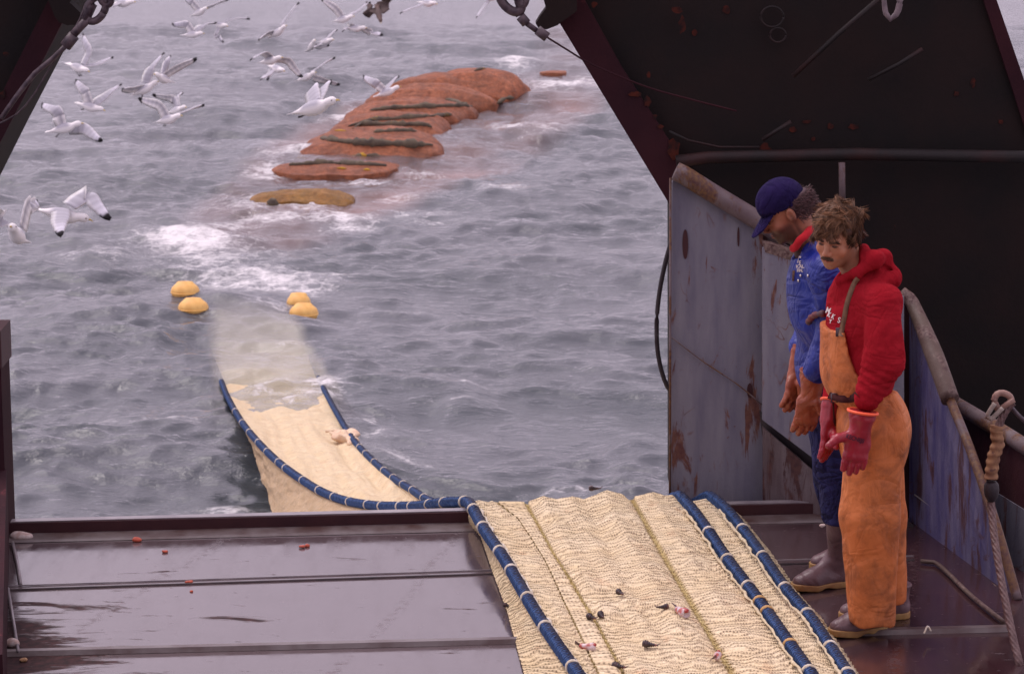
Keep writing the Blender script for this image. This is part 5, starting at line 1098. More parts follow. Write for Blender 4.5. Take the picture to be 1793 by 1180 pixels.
def boot(parent, heel, toe, shaft=None, top=.3, scale=1., rim=None, pants=False):
    heel, toe = np.array(heel, float), np.array(toe, float); d = toe - heel; L = np.linalg.norm(d); d /= L; w_ = np.array([-d[1], d[0], 0]); z = np.array([0, 0, 1.])
    hr = .040; h0, t0 = heel + d * .042, toe - d * .052; ball = toe - d * .105
    ank = heel + d * .058 + z * .12; sh = np.array(shaft, float) if shaft is not None else ank + z * top
    def up(p):
        a = rce(p, h0 + z * .045, ball + z * .045, .040, .047, z, .95); a = smin(a, rce(p, ball + z * .042, t0 + z * .040, .047, .040, z, .85), .03)
        a = smin(a, rc(p, h0 + d * .01 + z * .06, ank, .042, .047), .03); a = smin(a, rc(p, ank, sh, .047, .066), .03)
        a = smin(a, rc(p, ball - d * .02 + z * .062, ank + z * .02 + d * .01, .030, .036), .03)
        a = smax(a, (.024 - p[:, 2]), .004); a = smax(a, (p - sh) @ unit(sh - ank), .004)
        return a + .002 * snoise(p, 45, 3)
    lo = np.minimum(np.minimum(heel, toe), sh) - .09; hi = np.maximum(np.maximum(heel, toe), sh) + .09; lo[2] = -.01
    v, f = sdf_mesh(up, lo, hi, .006); b = mk_obj('boot', v, f, M['boot'], parent)
    def so(p):
        q = p.copy(); q[:, 2] = 0; hh, bb, tt_ = h0.copy(), ball.copy(), t0.copy(); hh[2] = bb[2] = tt_[2] = 0
        a = smin(rc(q, hh, bb, .044, .051), rc(q, bb, tt_, .051, .046), .02); arch = .010 * np.exp(-(((p - ball) @ d + .05) / .03) ** 2)
        toe_up = .006 * np.clip(((p - ball) @ d) / .05, 0, 1.5)
        a = smax(a, p[:, 2] - .030 - toe_up, .003); return smax(a, .001 + arch + toe_up - p[:, 2], .003)
    v, f = sdf_mesh(so, (lo[0], lo[1], -.008), (hi[0], hi[1], .05), .005); mk_obj('sole', v, f, M['sole'], b)
    if rim:
        ax = unit(sh - ank); v, f, _ = tube_geo(np.array([sh - ax * .016, sh - ax * .012, sh + ax * .001]), np.array([.064, .069, .069]), 24); mk_obj('rim_band', v, f, M['sole'], b)
    return b

def glove(name, parent, cuff, wrist, palm_dir, across, mat, thumb_side=1, size=1., curl=.25, thumb=None, edge=None, normal=None, cuff_r=.056, finger_len=1.):
    """cuff, wrist: points on the forearm axis; palm_dir: towards the finger tips; across: index towards little finger"""
    cuff, wrist = np.array(cuff), np.array(wrist); pd = unit(np.array(palm_dir, float)); ac = np.array(across, float); ac = unit(ac - (ac @ pd) * pd); nn = np.cross(pd, ac) if normal is None else unit(np.array(normal, float))
    k = size; pc = wrist + pd * .055 * k; kn = wrist + pd * .100 * k; R = np.stack([ac, pd, nn], 1)
    fingers = []
    for i, (o_, L1, L2, r_) in enumerate(((-.034, .040, .036, .0132), (-.011, .045, .040, .0136), (.011, .042, .037, .0132), (.033, .034, .030, .0120))):
        b = kn + ac * o_ * k - pd * (.006 * abs(i - 1.2)) * k
        d1 = unit(pd + ac * (o_ * 1.3) - nn * curl * .7); d2 = unit(pd + ac * o_ * .4 - nn * curl * 2.0)
        m_ = b + d1 * L1 * k * finger_len; e_ = m_ + d2 * L2 * k * finger_len; fingers.append((b, m_, e_, r_ * k))
    tb = wrist + pd * .016 * k - ac * .030 * k * thumb_side
    tm = tb + unit(pd * .6 - ac * .75 * thumb_side - nn * .25) * .042 * k if thumb is None else np.array(thumb[0]); te = tm + unit(pd * .95 - ac * .35 * thumb_side - nn * .3) * .034 * k if thumb is None else np.array(thumb[1])
    ca = unit(wrist - cuff)
    def fn(p):
        a = rc(p, cuff - ca * .02, wrist, cuff_r, .036 * k)
        a = smin(a, ell(p, pc, (.049 * k, .062 * k, .024 * k), R), .028)
        a = smin(a, rc(p, kn - ac * .030 * k, kn + ac * .030 * k, .0165 * k, .015 * k), .018)
        a = a + .0016 * np.sin(((p - cuff) @ ca) * 150 + 2 * snoise(p, 25, 4)) * sstep(.10, .0, (p - cuff) @ ca)
        for (b, m_, e_, r_) in fingers:
            g = smin(rc(p, b, m_, r_ * 1.05, r_), rc(p, m_, e_, r_, r_ * .82), .004); a = smin(a, g, .003)
        t_ = smin(rc(p, tb - ca * -.01, tm, .021 * k, .0165 * k), rc(p, tm, te, .0165 * k, .0125 * k), .006); a = smin(a, t_, .012)
        return smax(a, -((p - cuff) @ ca), .003) + .0012 * snoise(p, 70, 9)
    allp = np.array([cuff, wrist, tm, te] + [e for *_, e, _ in fingers]); lo, hi = allp.min(0) - .075, allp.max(0) + .075
    v, f = sdf_mesh(fn, lo, hi, .0034); o = mk_obj(name, v, f, mat, parent)
    if edge:
        a_ = np.linspace(0, 2 * np.pi, 40); s_ = unit(np.cross(ca, [0.2, 1, .1])); u_ = np.cross(s_, ca); rr_ = cuff_r - (cuff_r - .036 * k) * .022 / (np.linalg.norm(wrist - cuff) + .02)
        v, f, _ = tube_geo(np.array([cuff + ca * .004 + rr_ * (math.cos(t) * s_ + math.sin(t) * u_) for t in a_]), .0062, 8); mk_obj('cuff_edge', v, f, edge, o)
    return o
def text_on(parent, b, body, px, py, height_m, mat, name='lettering', rot=0., sx=1., off=.002, extr=.0008, tn=None):
    h, n_ = hit(b, px, py, off)
    if h is None: return None
    cu = bpy.data.curves.new('txt', 'FONT'); cu.body = body; cu.size = height_m * 1.4; cu.extrude = extr; cu.align_x = 'CENTER'; cu.align_y = 'CENTER'; cu.offset = .0006
    to = bpy.data.objects.new('txt', cu); COL.objects.link(to); bpy.context.view_layer.update()
    me = to.evaluated_get(bpy.context.evaluated_depsgraph_get()).to_mesh(); vs = np.array([v.co for v in me.vertices]); fs = [list(p.vertices) for p in me.polygons]
    bpy.data.objects.remove(to)
    # each letter vertex is laid onto the cloth along the sight line nearest to it
    out = []; D = np.linalg.norm(h - CAM); s = F_PX / D
    cr_, sr_ = math.cos(rot), math.sin(rot)
    for q in vs:
        x, y = q[0] * sx, q[1]; X = x * cr_ - y * sr_; Y = x * sr_ + y * cr_
        hh, nn = hit(b, px + X * s, py - Y * s, off + max(0, q[2]))
        out.append(hh if hh is not None and abs(np.linalg.norm(hh - CAM) - D) < .12 else h + np.array([X, 0, Y]))
    return mk_obj(name, np.array(out), fs, mat, parent, smooth=False)

# ------------------------------------------------------------------ man in orange bib trousers
R1 = G(1522, 1103); Y1 = R1[1]
man = empty('person', R1, 'man in red hooded sweatshirt and orange bib trousers with red gloves, bareheaded, looking down', 'person')
def q(px, py, dy=0.): return P(px, py, Y1 + dy)
n1 = np.array([-math.cos(.42), -math.sin(.42), 0]); w1 = np.array([-math.sin(.42), math.cos(.42), 0])
HB = rot_basis(math.radians(33), math.radians(17), math.radians(-6)); HC = q(1467, 412, -.02)
neck0 = q(1505, 480, .02)
TAN = (.47, .215, .125)
torsoC = [q(1506, 560, 0), q(1505, 645, 0)]
def torso_shape(p, infl=0.):
    a = ell(p, q(1507, 560, 0), (.128 + infl, .19 + infl, .225 + infl), np.stack([n1, w1, [0, 0, 1]], 1))
    a = smin(a, ell(p, q(1507, 645, 0), (.130 + infl, .18 + infl, .17 + infl), np.stack([n1, w1, [0, 0, 1]], 1)), .06)
    return a
def body1(p):
    qh = (p - HC) @ HB; a = head_sdf(qh)
    a = smin(a, rc(p, HC + HB @ np.array([0, -.022, -.055]), neck0, .054, .062), .02)
    a = smin(a, ell(p, q(1508, 560, 0), (.10, .17, .16), np.stack([n1, w1, [0, 0, 1]], 1)), .05)
    return a
v, f = sdf_mesh(body1, HC + (-.15, -.22, -.42), HC + (.26, .24, .16), .0036)
qh = (v - HC) @ HB
mk_obj('body', v, f, M['skin'], man, col=head_color(qh, TAN, (.22, .11, .075), (.10, .045, .025), .35))
# windblown hair
def hair_cap1(p):
    qh = (p - HC) @ HB; d = ell(qh, (0, -.012, .038), (.083, .100, .091)); d = smin(d, ell(qh, (0, -.050, -.02), (.078, .058, .066)), .03)
    d = smax(d, -smax(.056 - qh[:, 1], qh[:, 2] - .066, .012), .008); d = smax(d, -(qh[:, 2] + .08), .01)
    d = smax(d, -smax(.012 - qh[:, 1], qh[:, 2] - .012, .012), .008)
    return d + .005 * snoise(qh, 90, 8)
v, f = sdf_mesh(hair_cap1, HC - .17, HC + .18, .005)
cn_ = .5 + .5 * snoise((v - HC) @ HB, 120, 9)
hair = mk_obj('hair', v, f, M['hair'], man, col=np.array((.07, .03, .018)) * (.6 + .8 * cn_)[:, None])
r = np.random.default_rng(11); roots = []; dirs = []; cols = []; lens = []; rads = []
HV = []; HF = []; HC_ = []; n0 = 0
for lock in range(640):
    crown = lock >= 420
    th = r.uniform(0, 2 * np.pi); ph = math.asin(r.uniform(-.75, 1.0))
    if crown: th = r.uniform(0, 6.283); ph = math.asin(r.uniform(.35, 1.0))
    elif lock > 360: th = r.uniform(-.55, .35); ph = r.uniform(-.2, .45)
    elif lock > 330: th = np.pi + r.uniform(-.35, .5); ph = r.uniform(-.2, .45)
    elif lock > 270 and not crown: th = np.pi / 2 + r.uniform(-.8, .8); ph = r.uniform(.35, .9)
    e = np.array([math.cos(ph) * math.cos(th) * .084, math.cos(ph) * math.sin(th) * .099 - .013, math.sin(ph) * .091 + .038])
    if e[1] > .045 and e[2] < .062: continue
    if e[1] > .030 and e[2] < .01: continue
    nrm_ = unit(np.array([e[0] / .082 ** 2, (e[1] + .014) / .094 ** 2, (e[2] - .036) / .082 ** 2]))
    out = np.array([e[0] * 7, (e[1] + .02) * 7, 0]); down = np.array([0, 0, -1.])
    sweep = out + down * (1 - .6 * np.clip((e[2] - .03) / .09, 0, 1)) + np.array([-.45, .0, 0]) + r.normal(size=3) * .45
    if e[1] > .02 and e[2] > .05: sweep = np.array([-.25 + .75 * r.normal(), 1.0, -.25])
    d0 = unit(sweep - (sweep @ nrm_) * nrm_ * .9 + nrm_ * r.uniform(.08, .34)); L = r.uniform(.045, .075) * (1 if e[2] > .0 else .75)
    if lock > 330 and not crown: d0 = unit(np.array([e[0] * 3, -.25 + .25 * r.normal(), -1.0])); L = r.uniform(.055, .08)
    elif e[2] > .085: d0 = np.array([-.3 + .6 * r.normal() + e[0] * 6, .5 + .5 * r.normal() + e[1] * 5, 0]); d0 = unit(d0 - (d0 @ nrm_) * nrm_) + .22 * nrm_ * r.uniform(.3, 1.3); L = r.uniform(.045, .07)
    k1 = -nrm_ * r.uniform(.6, 1.6) + r.normal(size=3) * .55
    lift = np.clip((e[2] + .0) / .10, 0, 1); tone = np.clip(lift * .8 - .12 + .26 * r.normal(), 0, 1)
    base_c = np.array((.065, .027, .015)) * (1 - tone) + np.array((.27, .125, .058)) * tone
    tn = unit(np.cross(nrm_, d0)); wl_ = r.uniform(.007, .013)
    for j in range(18):
        o_ = tn * r.normal() * wl_ * .6 + nrm_ * r.uniform(-.002, .004); tipo = o_ * .15 + r.normal(size=3) * .002
        pts = []; cur = d0.copy(); pp = e.copy()
        for i in range(7):
            w_ = i / 6; pts.append(pp + o_ * (1 - w_) + tipo * w_ * 3); cur = unit(cur + k1 / 6); pp = pp + cur * L / 6
        pts = np.array(pts); rad = r.uniform(.0009, .0018) * np.array([.7, 1, 1.1, 1, .85, .6, .1]); cc_ = base_c * r.uniform(.55, 1.35)
        t = np.gradient(pts, axis=0); t /= np.linalg.norm(t, axis=1)[:, None]; s_ = np.cross(t, nrm_); s_ /= np.linalg.norm(s_, axis=1)[:, None] + 1e-9; u_ = np.cross(s_, t)
        for i in range(7):
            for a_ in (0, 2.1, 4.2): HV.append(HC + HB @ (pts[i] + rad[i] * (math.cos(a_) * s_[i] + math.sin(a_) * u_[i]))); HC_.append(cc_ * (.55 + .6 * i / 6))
        for i in range(6):
            for k in range(3): HF.append((n0 + i * 3 + k, n0 + i * 3 + (k + 1) % 3, n0 + (i + 1) * 3 + (k + 1) % 3, n0 + (i + 1) * 3 + k))
        n0 += 21
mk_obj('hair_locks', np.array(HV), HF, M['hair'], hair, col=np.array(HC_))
# moustache and brows
roots = []; dirs = []; cols = []; lens = []; rads = []
for k in range(190):
    s_ = r.uniform(-.024, .024); e = np.array([s_, .104 - abs(s_) * .28, -.0505 - abs(s_) * .22 + r.uniform(-.003, .003)]); roots.append(HC + HB @ e); dirs.append(HB @ np.array([s_ * 25, .35, -.8])); lens.append(.011); rads.append(.0009); cols.append((.16, .085, .05))
hair_strands('moustache', man, roots, dirs, lens, rads, cols, 0.1, .2, 6)
for sg in (-1, 1):
    roots = []; dirs = []; cols = []; lens = []; rads = []
    for k in range(130):
        s_ = r.uniform(.010, .047); e = np.array([sg * s_, .1020 - s_ * .32, .0150 + .10 * (s_ - .028) * (s_ < .034) - .12 * max(0, s_ - .034) + r.uniform(-.0028, .0028)]); roots.append(HC + HB @ e); dirs.append(HB @ np.array([sg * 1., .2, .2])); lens.append(.010); rads.append(.0010); cols.append((.07, .035, .022))
    hair_strands('eyebrow', man, roots, dirs, lens, rads, cols, 0.1, .2, 6)

# hoodie
sh_n, el_n, wr_n = q(1544, 530, -.17), q(1549, 632, -.25), q(1517, 702, -.27)
sh_f, el_f, wr_f = q(1484, 520, .19), q(1475, 625, .25), q(1460, 700, .18)
def sleeves(p, infl=0.):
    s = smin(rc(p, sh_n, el_n, .074, .069), rc(p, el_n, wr_n, .072, .052), .03)
    ax_ = unit(wr_n - el_n); t_ = (p - el_n) @ ax_; wgt = np.exp(-((t_ - .09) / .09) ** 2)
    s = s + .0035 * wgt * np.sin(t_ * 2 * np.pi / .030 + 8.0 * snoise(p, 16, 21)) + .011 * ridge(p, 16, 23) + .004 * snoise(p, 40, 24)
    t = smin(rc(p, sh_f, el_f, .07, .062), rc(p, el_f, wr_f, .062, .05), .03)
    return np.minimum(s, t)
def hoodie(p):
    a = torso_shape(p); a = smin(a, sleeves(p), .035)
    a = smin(a, rc(p, q(1505, 512, -.05), sh_n, .07, .074), .05); a = smin(a, rc(p, q(1500, 515, .06), sh_f, .07, .075), .05)
    a = smin(a, rc(p, q(1500, 505, 0), q(1512, 478, 0), .085, .074), .03)
    # folds: from armpit across the chest, creases in the sleeve
    z = p[:, 2]; a = a + .012 * ridge(p, 12, 31) + .004 * snoise(p, 42, 32)
    a = smax(a, -(p[:, 2] - q(1500, 722)[2]), .02)
    neckhole = rc(p, HC + HB @ np.array([0, -.02, -.05]), q(1492, 492, -.01), .062, .060)
    a = smax(a, -neckhole, .012)
    # hood gathered round the neck and falling behind
    hd = rc(p, q(1470, 492, -.055), q(1500, 478, -.12), .014, .020); hd = smin(hd, rc(p, q(1500, 478, -.12), q(1532, 455, -.12), .022, .032), .02)
    hd = smin(hd, rc(p, q(1532, 455, -.11), q(1548, 455, .02), .034, .036), .03); hd = smin(hd, rc(p, q(1518, 450, -.08), q(1514, 438, .03), .030, .024), .03)
    hd = smin(hd, rc(p, q(1548, 455, -.04), q(1563, 490, -.05), .034, .022), .03); hd = smin(hd, rc(p, q(1545, 450, .07), q(1500, 455, .11), .03, .025), .03)
    hd = smin(hd, rc(p, q(1563, 490, -.08), q(1562, 478, .05), .020, .026), .03); hd = smin(hd, ell(p, q(1540, 485, -.02), (.075, .11, .055)), .03)
    hd = smax(hd, -rc(p, q(1535, 462, -.10), q(1560, 474, -.07), .006, .008), .008)
    hd = hd + .006 * ridge(p, 28, 41)
    a = smin(a, hd, .012)
    return a
v, f = sdf_mesh(hoodie, q(1430, 600, 0) - (.06, .40, .45), q(1580, 600, 0) + (.06, .40, .45), .0075)
hood = mk_obj('hooded_sweatshirt', v, f, M['hoodie'], man)

# bib trousers
zt = lambda py: q(1500, py, 0)[2]
edge_pts = [(575, 1478), (610, 1486), (640, 1500), (670, 1530), (690, 1560), (700, 1600)]
def trousers(p):
    near = smin(rc(p, q(1532, 765, -.09), q(1524, 900, -.10), .122, .116), rc(p, q(1524, 900, -.10), q(1527, 1093, -.11), .116, .092), .03)
    far = smin(rc(p, q(1533, 765, .08), q(1544, 900, .10), .115, .105), rc(p, q(1544, 900, .10), q(1553, 1050, .11), .105, .086), .03)
    hips = ell(p, q(1529, 750, 0), (.126, .185, .20), np.stack([n1, w1, [0, 0, 1]], 1))
    a = smin(smin(near, hips, .05), smin(far, hips, .05), .025)
    a = smax(a, zt(667) * 0 + p[:, 2] - (zt(683) + .05 * sstep(.0, .25, (p - R1)[:, 0] - .02)), .006)
    a = smax(a, np.where(p[:, 1] < Y1 + .015, q(1526, 1089, -.11)[2] - p[:, 2], q(1553, 1047, .11)[2] - p[:, 2]), .004)
    vert = np.sin(np.arctan2(p[:, 0] - R1[0], p[:, 1] - Y1) * 9 + 3 * snoise(p, 5, 51)) * .0035
    a = a + vert + .010 * ridge(p * np.array([1, 1, .45]), 9, 52) + .003 * ridge(p, 22, 54) + .0015 * snoise(p, 40, 53)
    # stiff bib standing in front of the chest
    sh_ = torso_shape(p, .017)
    x = p[:, 0]; D = (p[:, 1] * ct + (CAM[2] - p[:, 2]) * st); pxx = CX + F_PX * x / D
    zed = [zt(e[0]) for e in edge_pts][::-1]; xed = [e[1] for e in edge_pts][::-1]; lim = np.interp(p[:, 2], zed, xed)
    fwd = (p - q(1505, 600, 0)) @ n1
    sh_ = smax(sh_, (pxx - lim) / 433., .003); sh_ = smax(sh_, p[:, 2] - zt(573) - .02 * 0, .003); sh_ = np.maximum(sh_, -fwd - .02); sh_ = np.maximum(sh_, -(p[:, 2] - zt(712)))
    belly = smax(torso_shape(p, .018), p[:, 2] - zt(690), .01); belly = np.maximum(belly, -(p[:, 2] - zt(730)))
    return smin(a, smin(sh_ + .006 * ridge(p, 18, 55), belly, .01), .012)
v, f = sdf_mesh(trousers, q(1440, 830, 0) - (.08, .38, .72), q(1590, 830, 0) + (.06, .38, .72), .0085)
oil = mk_obj('bib_trousers', v, f, M['oil'], man)
ho_b = bvh(hood); oil_b = bvh(oil)
# cord at the waist
def on(bs, px, py, off=.006):
    best = None
    for b in bs:
        h, n_ = hit(b, px, py, off)
        if h is not None and (best is None or np.linalg.norm(h - CAM) < np.linalg.norm(best - CAM)): best = h
    return best
def laid(pts, off=.004): return [x for x in (on((ho_b, oil_b), a, b, off) for a, b in pts) if x is not None]
def ribbon(name, pts, wd, mat, parent, th=.003):
    c = catmull(pts, .008); t = np.gradient(c, axis=0); t /= np.linalg.norm(t, axis=1)[:, None]; vd = c - CAM; vd /= np.linalg.norm(vd, axis=1)[:, None]; s_ = np.cross(t, vd); s_ /= np.linalg.norm(s_, axis=1)[:, None]
    v = np.concatenate([c - s_ * wd / 2 - vd * th, c + s_ * wd / 2 - vd * th, c + s_ * wd / 2 + vd * th, c - s_ * wd / 2 + vd * th]); n_ = len(c); f = []
    for i in range(n_ - 1):
        for k in range(4): a, b = k * n_ + i, ((k + 1) % 4) * n_ + i; f.append((a, b, b + 1, a + 1))
    f += [(0, n_, 2 * n_, 3 * n_), (n_ - 1, 4 * n_ - 1, 3 * n_ - 1, 2 * n_ - 1)]
    return mk_obj(name, v, f, mat, parent)
bl = laid([(1454, 690), (1464, 694), (1478, 697), (1492, 696), (1504, 692)], .008)
if len(bl) > 2: ribbon('belt', bl, .030, M['belt'], man)
bk = on((oil_b, ho_b), 1465, 694, .012)
m = MB(); m.tube([bk + (-.012, -.006, .018), bk + (.012, -.006, .018), bk + (.012, -.006, -.018), bk + (-.012, -.006, -.018), bk + (-.012, -.006, .018)], .003, 6); m.build('buckle', M['iron'], man)
sp = laid([(1474, 588), (1476, 576), (1480, 556), (1484, 535), (1490, 515), (1497, 497), (1502, 486)], .006)
st_o = ribbon('suspender', sp, .020, M['webbing'], man)
cb = on((ho_b, oil_b), 1474, 579, .012); m = MB(); m.box(cb - (.016, .003, .022), cb + (.016, .003, .014)); m.build('clip', M['iron'], st_o)
sm_ = laid([(1460, 703), (1462, 720), (1463, 745), (1464, 765)], .004)
if len(sm_) > 2: ribbon('front_seam', sm_, .008, M['belt'], oil)
# print on the chest and the glove marking
text_on(hood, ho_b, 'M', 1451, 544, .024, M['white'], rot=-.35, sx=.75); text_on(hood, ho_b, 'K K', 1456, 553, .020, M['white'], rot=-.45, sx=.7); text_on(hood, ho_b, 'S', 1470, 561, .022, M['white'], rot=-.2, sx=.8)
text_on(hood, ho_b, 'Y', 1455, 563, .016, M['white'], rot=-.2, sx=.7)

# gloves
gn = glove('glove', man, q(1511, 719, -.285), q(1506, 752, -.29), q(1488, 815, -.30) - q(1499, 750, -.29), np.array([.95, .2, .05]), M['glove_r'], 1, 1.14, .06, (q(1468, 767, -.31), q(1451, 780, -.325)), M['gl_edge'], cuff_r=.064, finger_len=.70)
gb_ = bvh(gn); text_on(gn, gb_, 'KECNEJS', 1497, 768, .0165, M['ink'], rot=-.30, sx=.85, off=.0008)
glove('glove', man, q(1458, 700, .12), q(1452, 734, .09), q(1446, 800, .06) - q(1450, 734, .09), np.array([.5, .8, 0]), M['glove_r'], -1, 1.08, .2, (q(1462, 768, .0), q(1464, 782, -.01)), M['gl_edge'], cuff_r=.048, finger_len=.7)
boot(man, G(1552, 1102), G(1450, 1117), top=.08); boot(man, G(1592, 1079), G(1466, 1087), top=.03)

# ------------------------------------------------------------------ man in the blue jacket
R2 = G(1448, 1035); Y2 = R2[1]
man2 = empty('person', R2, 'man in blue jacket and dark blue cap bending his head, brown gloves and boots', 'person')
def p2(px, py, dy=0.): return P(px, py, Y2 + dy)
HB2 = rot_basis(math.radians(84), math.radians(30), math.radians(0)); HC2 = p2(1375, 370, .02)
n2 = np.array([-math.cos(.25), -math.sin(.25), 0]); w2 = np.array([-math.sin(.25), math.cos(.25), 0]); B2 = np.stack([n2, w2, [0, 0, 1]], 1)
def body2(p):
    qh = (p - HC2) @ HB2; a = head_sdf(qh)
    a = smin(a, rc(p, HC2 + HB2 @ np.array([0, -.03, -.045]), p2(1418, 440, .02), .058, .068), .025)
    a = smin(a, ell(p, p2(1435, 520, 0), (.09, .16, .2), B2), .05); return a
v, f = sdf_mesh(body2, HC2 + (-.17, -.2, -.5), HC2 + (.32, .2, .16), .004); qh = (v - HC2) @ HB2
mk_obj('body', v, f, M['skin'], man2, col=head_color(qh, (.36, .14, .08), (.07, .03, .02), (.045, .018, .014), .5, beard=.85))
def hair2(p):
    qh = (p - HC2) @ HB2; d = ell(qh, (0, -.03, .02), (.083, .098, .085)); d = smax(d, qh[:, 2] - .05, .01); d = smax(d, -(qh[:, 2] + .058), .01); d = smax(d, qh[:, 1] - .0 - .4 * np.clip(qh[:, 2], 0, 1), .01)
    return d + .005 * snoise(qh, 90, 4)
v, f = sdf_mesh(hair2, HC2 - .18, HC2 + .18, .005); hr2 = mk_obj('hair', v, f, M['hair'], man2, col=(.06, .025, .03))
roots = []; dirs = []; cols = []; lens = []; rads = []
for k in range(900):
    th = r.uniform(np.pi * .98, np.pi * 2.02); z_ = r.uniform(-.05, .045); e = np.array([math.cos(th) * .083, math.sin(th) * .095 - .03, z_])
    if e[1] > -.005: continue
    roots.append(HC2 + HB2 @ e); dirs.append(HB2 @ np.array([.2 * r.normal(), -.75, -.35 + .3 * r.normal()])); lens.append(r.uniform(.018, .034)); rads.append(r.uniform(.001, .002)); cols.append(np.array((.10, .05, .05)) * r.uniform(.5, 1.9))
hair_strands('hair_locks', hr2, roots, dirs, lens, rads, cols, .0, .6, 9)
# cap
def capf(p):
    qh = (p - HC2) @ HB2; d = ell(qh, (0, -.004, .050), (.090, .108, .098)); d = smax(d, .020 + .16 * np.minimum(qh[:, 1], 0) - qh[:, 2], .006)
    d = smax(d, -ell(qh, (0, -.004, .040), (.084, .102, .090)), .004)
    d = np.minimum(d, ell(qh, (0, -.004, .148), (.008, .008, .004)))
    ang = np.arctan2(qh[:, 0], qh[:, 1] + .004); return d + .0012 * np.exp(-(np.abs(np.sin(ang * 3)) / .06) ** 2) + .002 * snoise(qh, 40, 6)
v, f = sdf_mesh(capf, HC2 - .19, HC2 + .19, .0045); cp = mk_obj('cap', v, f, M['cap'], man2)
def brim(p):
    qh = (p - HC2) @ HB2; s, f_, u = qh[:, 0], qh[:, 1], qh[:, 2]
    plan = np.sqrt((s / .078) ** 2 + ((f_ - .07) / .108) ** 2) - 1; surf = np.abs(u - (.028 - 3.2 * s * s - .62 * (f_ - .09))) - .0035
    return smax(smax(plan * .07, surf, .003), .055 - f_, .003)
v, f = sdf_mesh(brim, HC2 - .26, HC2 + .26, .005); mk_obj('brim', v, f, M['cap'], cp)
m = MB(); m.tube([HC2 + HB2 @ np.array([s_, -.098 - 0 * abs(s_), .028]) for s_ in (-.05, -.02, .02, .05)], .009, 8); m.build('strap', M['jacket'], cp)
# jacket
s2n, e2n, r2n = p2(1452, 480, -.19), p2(1462, 585, -.24), p2(1432, 650, -.22)
s2f, e2f, r2f = p2(1420, 475, .18), p2(1424, 580, .24), p2(1404, 606, .20)
def jacket(p):
    a = ell(p, p2(1438, 525, 0), (.128, .20, .23), B2); a = smin(a, ell(p, p2(1447, 640, 0), (.125, .185, .17), B2), .06)
    a = smin(a, rc(p, p2(1425, 470, 0), p2(1412, 440, 0), .10, .07), .05)
    sl = smin(rc(p, s2n, e2n, .085, .072), rc(p, e2n, r2n, .072, .058), .03); sl = np.minimum(sl, smin(rc(p, s2f, e2f, .075, .062), rc(p, e2f, r2f, .062, .05), .03))
    a = smin(a, sl, .035); a = smin(a, rc(p, p2(1425, 475, -.05), s2n, .07, .085), .04)
    a = a + .016 * ridge(p, 10, 61) + .005 * ridge(p, 22, 63) + .002 * snoise(p, 40, 62)
    a = smax(a, -(p[:, 2] - p2(1440, 715)[2]), .02)
    return smax(a, -rc(p, HC2 + HB2 @ np.array([0, -.03, -.05]), p2(1404, 436, .0), .06, .058), .01)
v, f = sdf_mesh(jacket, p2(1375, 560, 0) - (.08, .40, .42), p2(1500, 560, 0) + (.10, .40, .42), .0075); jk = mk_obj('jacket', v, f, M['jacket'], man2); jb = bvh(jk)
cen = p2(1399, 427, .01); ax_ = unit(HC2 - p2(1404, 440, .01)); s_ = unit(np.cross(ax_, [0, 1, 0])); u_ = np.cross(s_, ax_)
cpts = [p2(1389, 436, -.02), p2(1394, 430, -.075), p2(1405, 417, -.09), p2(1417, 405, -.06), p2(1424, 402, 0.02), p2(1414, 408, .07)]
v, f, _ = tube_geo(catmull(cpts, .01), .017, 12, lambda L, a: 1 + .12 * np.sin(L * 70 + a)); mk_obj('collar', v, f, M['redcol'], man2)
for (x, y) in ((1399, 491), (1403, 482.5), (1416, 482.5)):
    h, n_ = hit(jb, x, y, .002)
    if h is not None: m = MB(); m.tube([h, h + n_ * .004], .0055, 10); m.build('snap', M['metal'], jk)
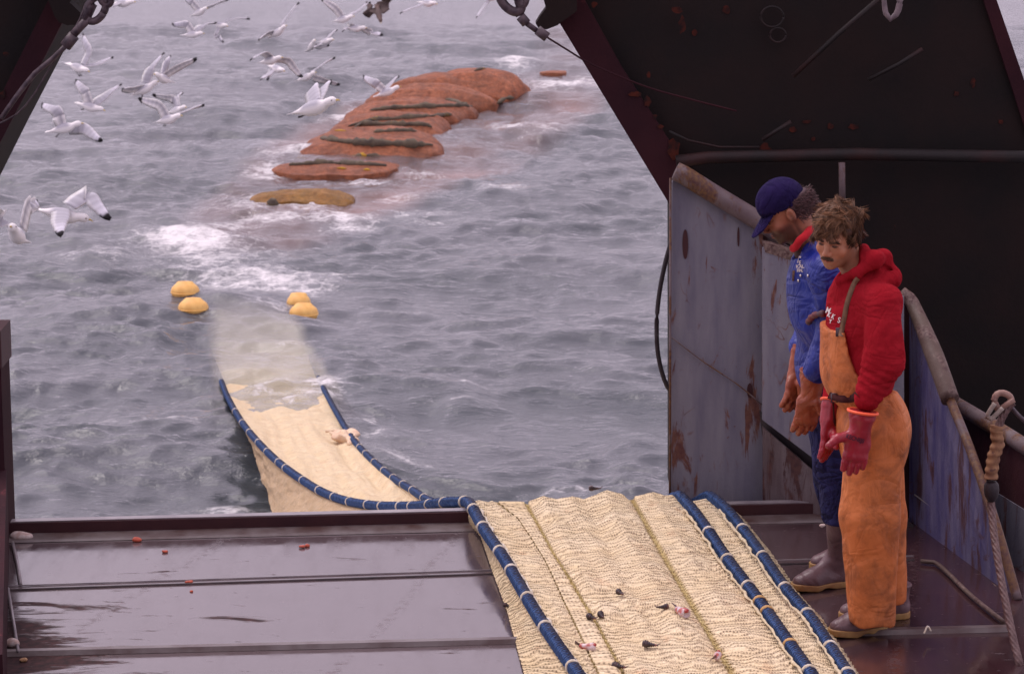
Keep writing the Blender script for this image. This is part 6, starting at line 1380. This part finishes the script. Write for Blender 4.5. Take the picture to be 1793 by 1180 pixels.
text_on(jk, jb, 'F', 1400, 452, .05, M['white'], rot=-.12, sx=.5); text_on(jk, jb, 'E', 1401.5, 461, .018, M['white'], sx=.8); text_on(jk, jb, 'ICAL.', 1402, 467, .013, M['white'], sx=.85); text_on(jk, jb, 'FIN.', 1401.5, 474, .013, M['white'], sx=.85)
h, n_ = hit(jb, 1390.5, 483, .002)
if h is not None: m = MB(); m.box(h - (.006, .002, .022), h + (.006, .002, .022)); m.build('zip_tab', M['webbing'], jk)
# plum strap end lying over the blue sleeve
z1 = [x for x in (hit(jb, a, b, .014)[0] for a, b in ((1447, 548), (1438, 549), (1428, 554), (1419, 562))) if x is not None]
if len(z1) > 2: v, f, _ = tube_geo(catmull(z1, .01), .013, 8, lambda L, a: 1 + .25 * np.sin(L * 130)); mk_obj('drawstring', v, f, simple('dark_strap_red', (.22, .03, .03), (.08, .05, .06), 30), jk)
# trousers
def trs(p):
    a = ell(p, p2(1457, 720, 0), (.12, .175, .16), B2); a = smin(a, rc(p, p2(1457, 750, -.085), p2(1466, 905, -.10), .10, .07), .04); a = smin(a, rc(p, p2(1457, 750, .085), p2(1466, 890, .10), .10, .07), .04)
    a = a + .018 * ridge(p, 14, 71) + .006 * snoise(p, 38, 72); return smax(a, -(p[:, 2] - p2(1460, 905)[2]), .01)
v, f = sdf_mesh(trs, p2(1430, 790, 0) - (.12, .32, .36), p2(1480, 790, 0) + (.14, .32, .34), .009); mk_obj('trousers', v, f, M['navy'], man2)
def z_at(px, py, dy): return p2(px, py, dy)
boot(man2, G(1488, 1022), G(1385, 1037), shaft=p2(1472, 893, -.10), rim=True); boot(man2, G(1508, 993), G(1415, 1000), shaft=p2(1474, 880, .12), rim=True)
glove('glove', man2, p2(1424, 648, -.20), p2(1420, 692, -.19), p2(1407, 740, -.18) - p2(1417, 690, -.19), np.array([1, .2, -.1]), M['glove_b'], 1, 1.15, .3, (p2(1431, 704, -.22), p2(1437, 722, -.22)), None, cuff_r=.062, finger_len=.75)
glove('glove', man2, p2(1407, 608, .18), p2(1395, 655, .14), p2(1388, 705, .08) - p2(1395, 655, .14), np.array([.7, .6, -.1]), M['glove_b'], -1, 1.08, .4, (p2(1402, 672, .05), p2(1402, 690, .05)), None, cuff_r=.055, finger_len=.7)
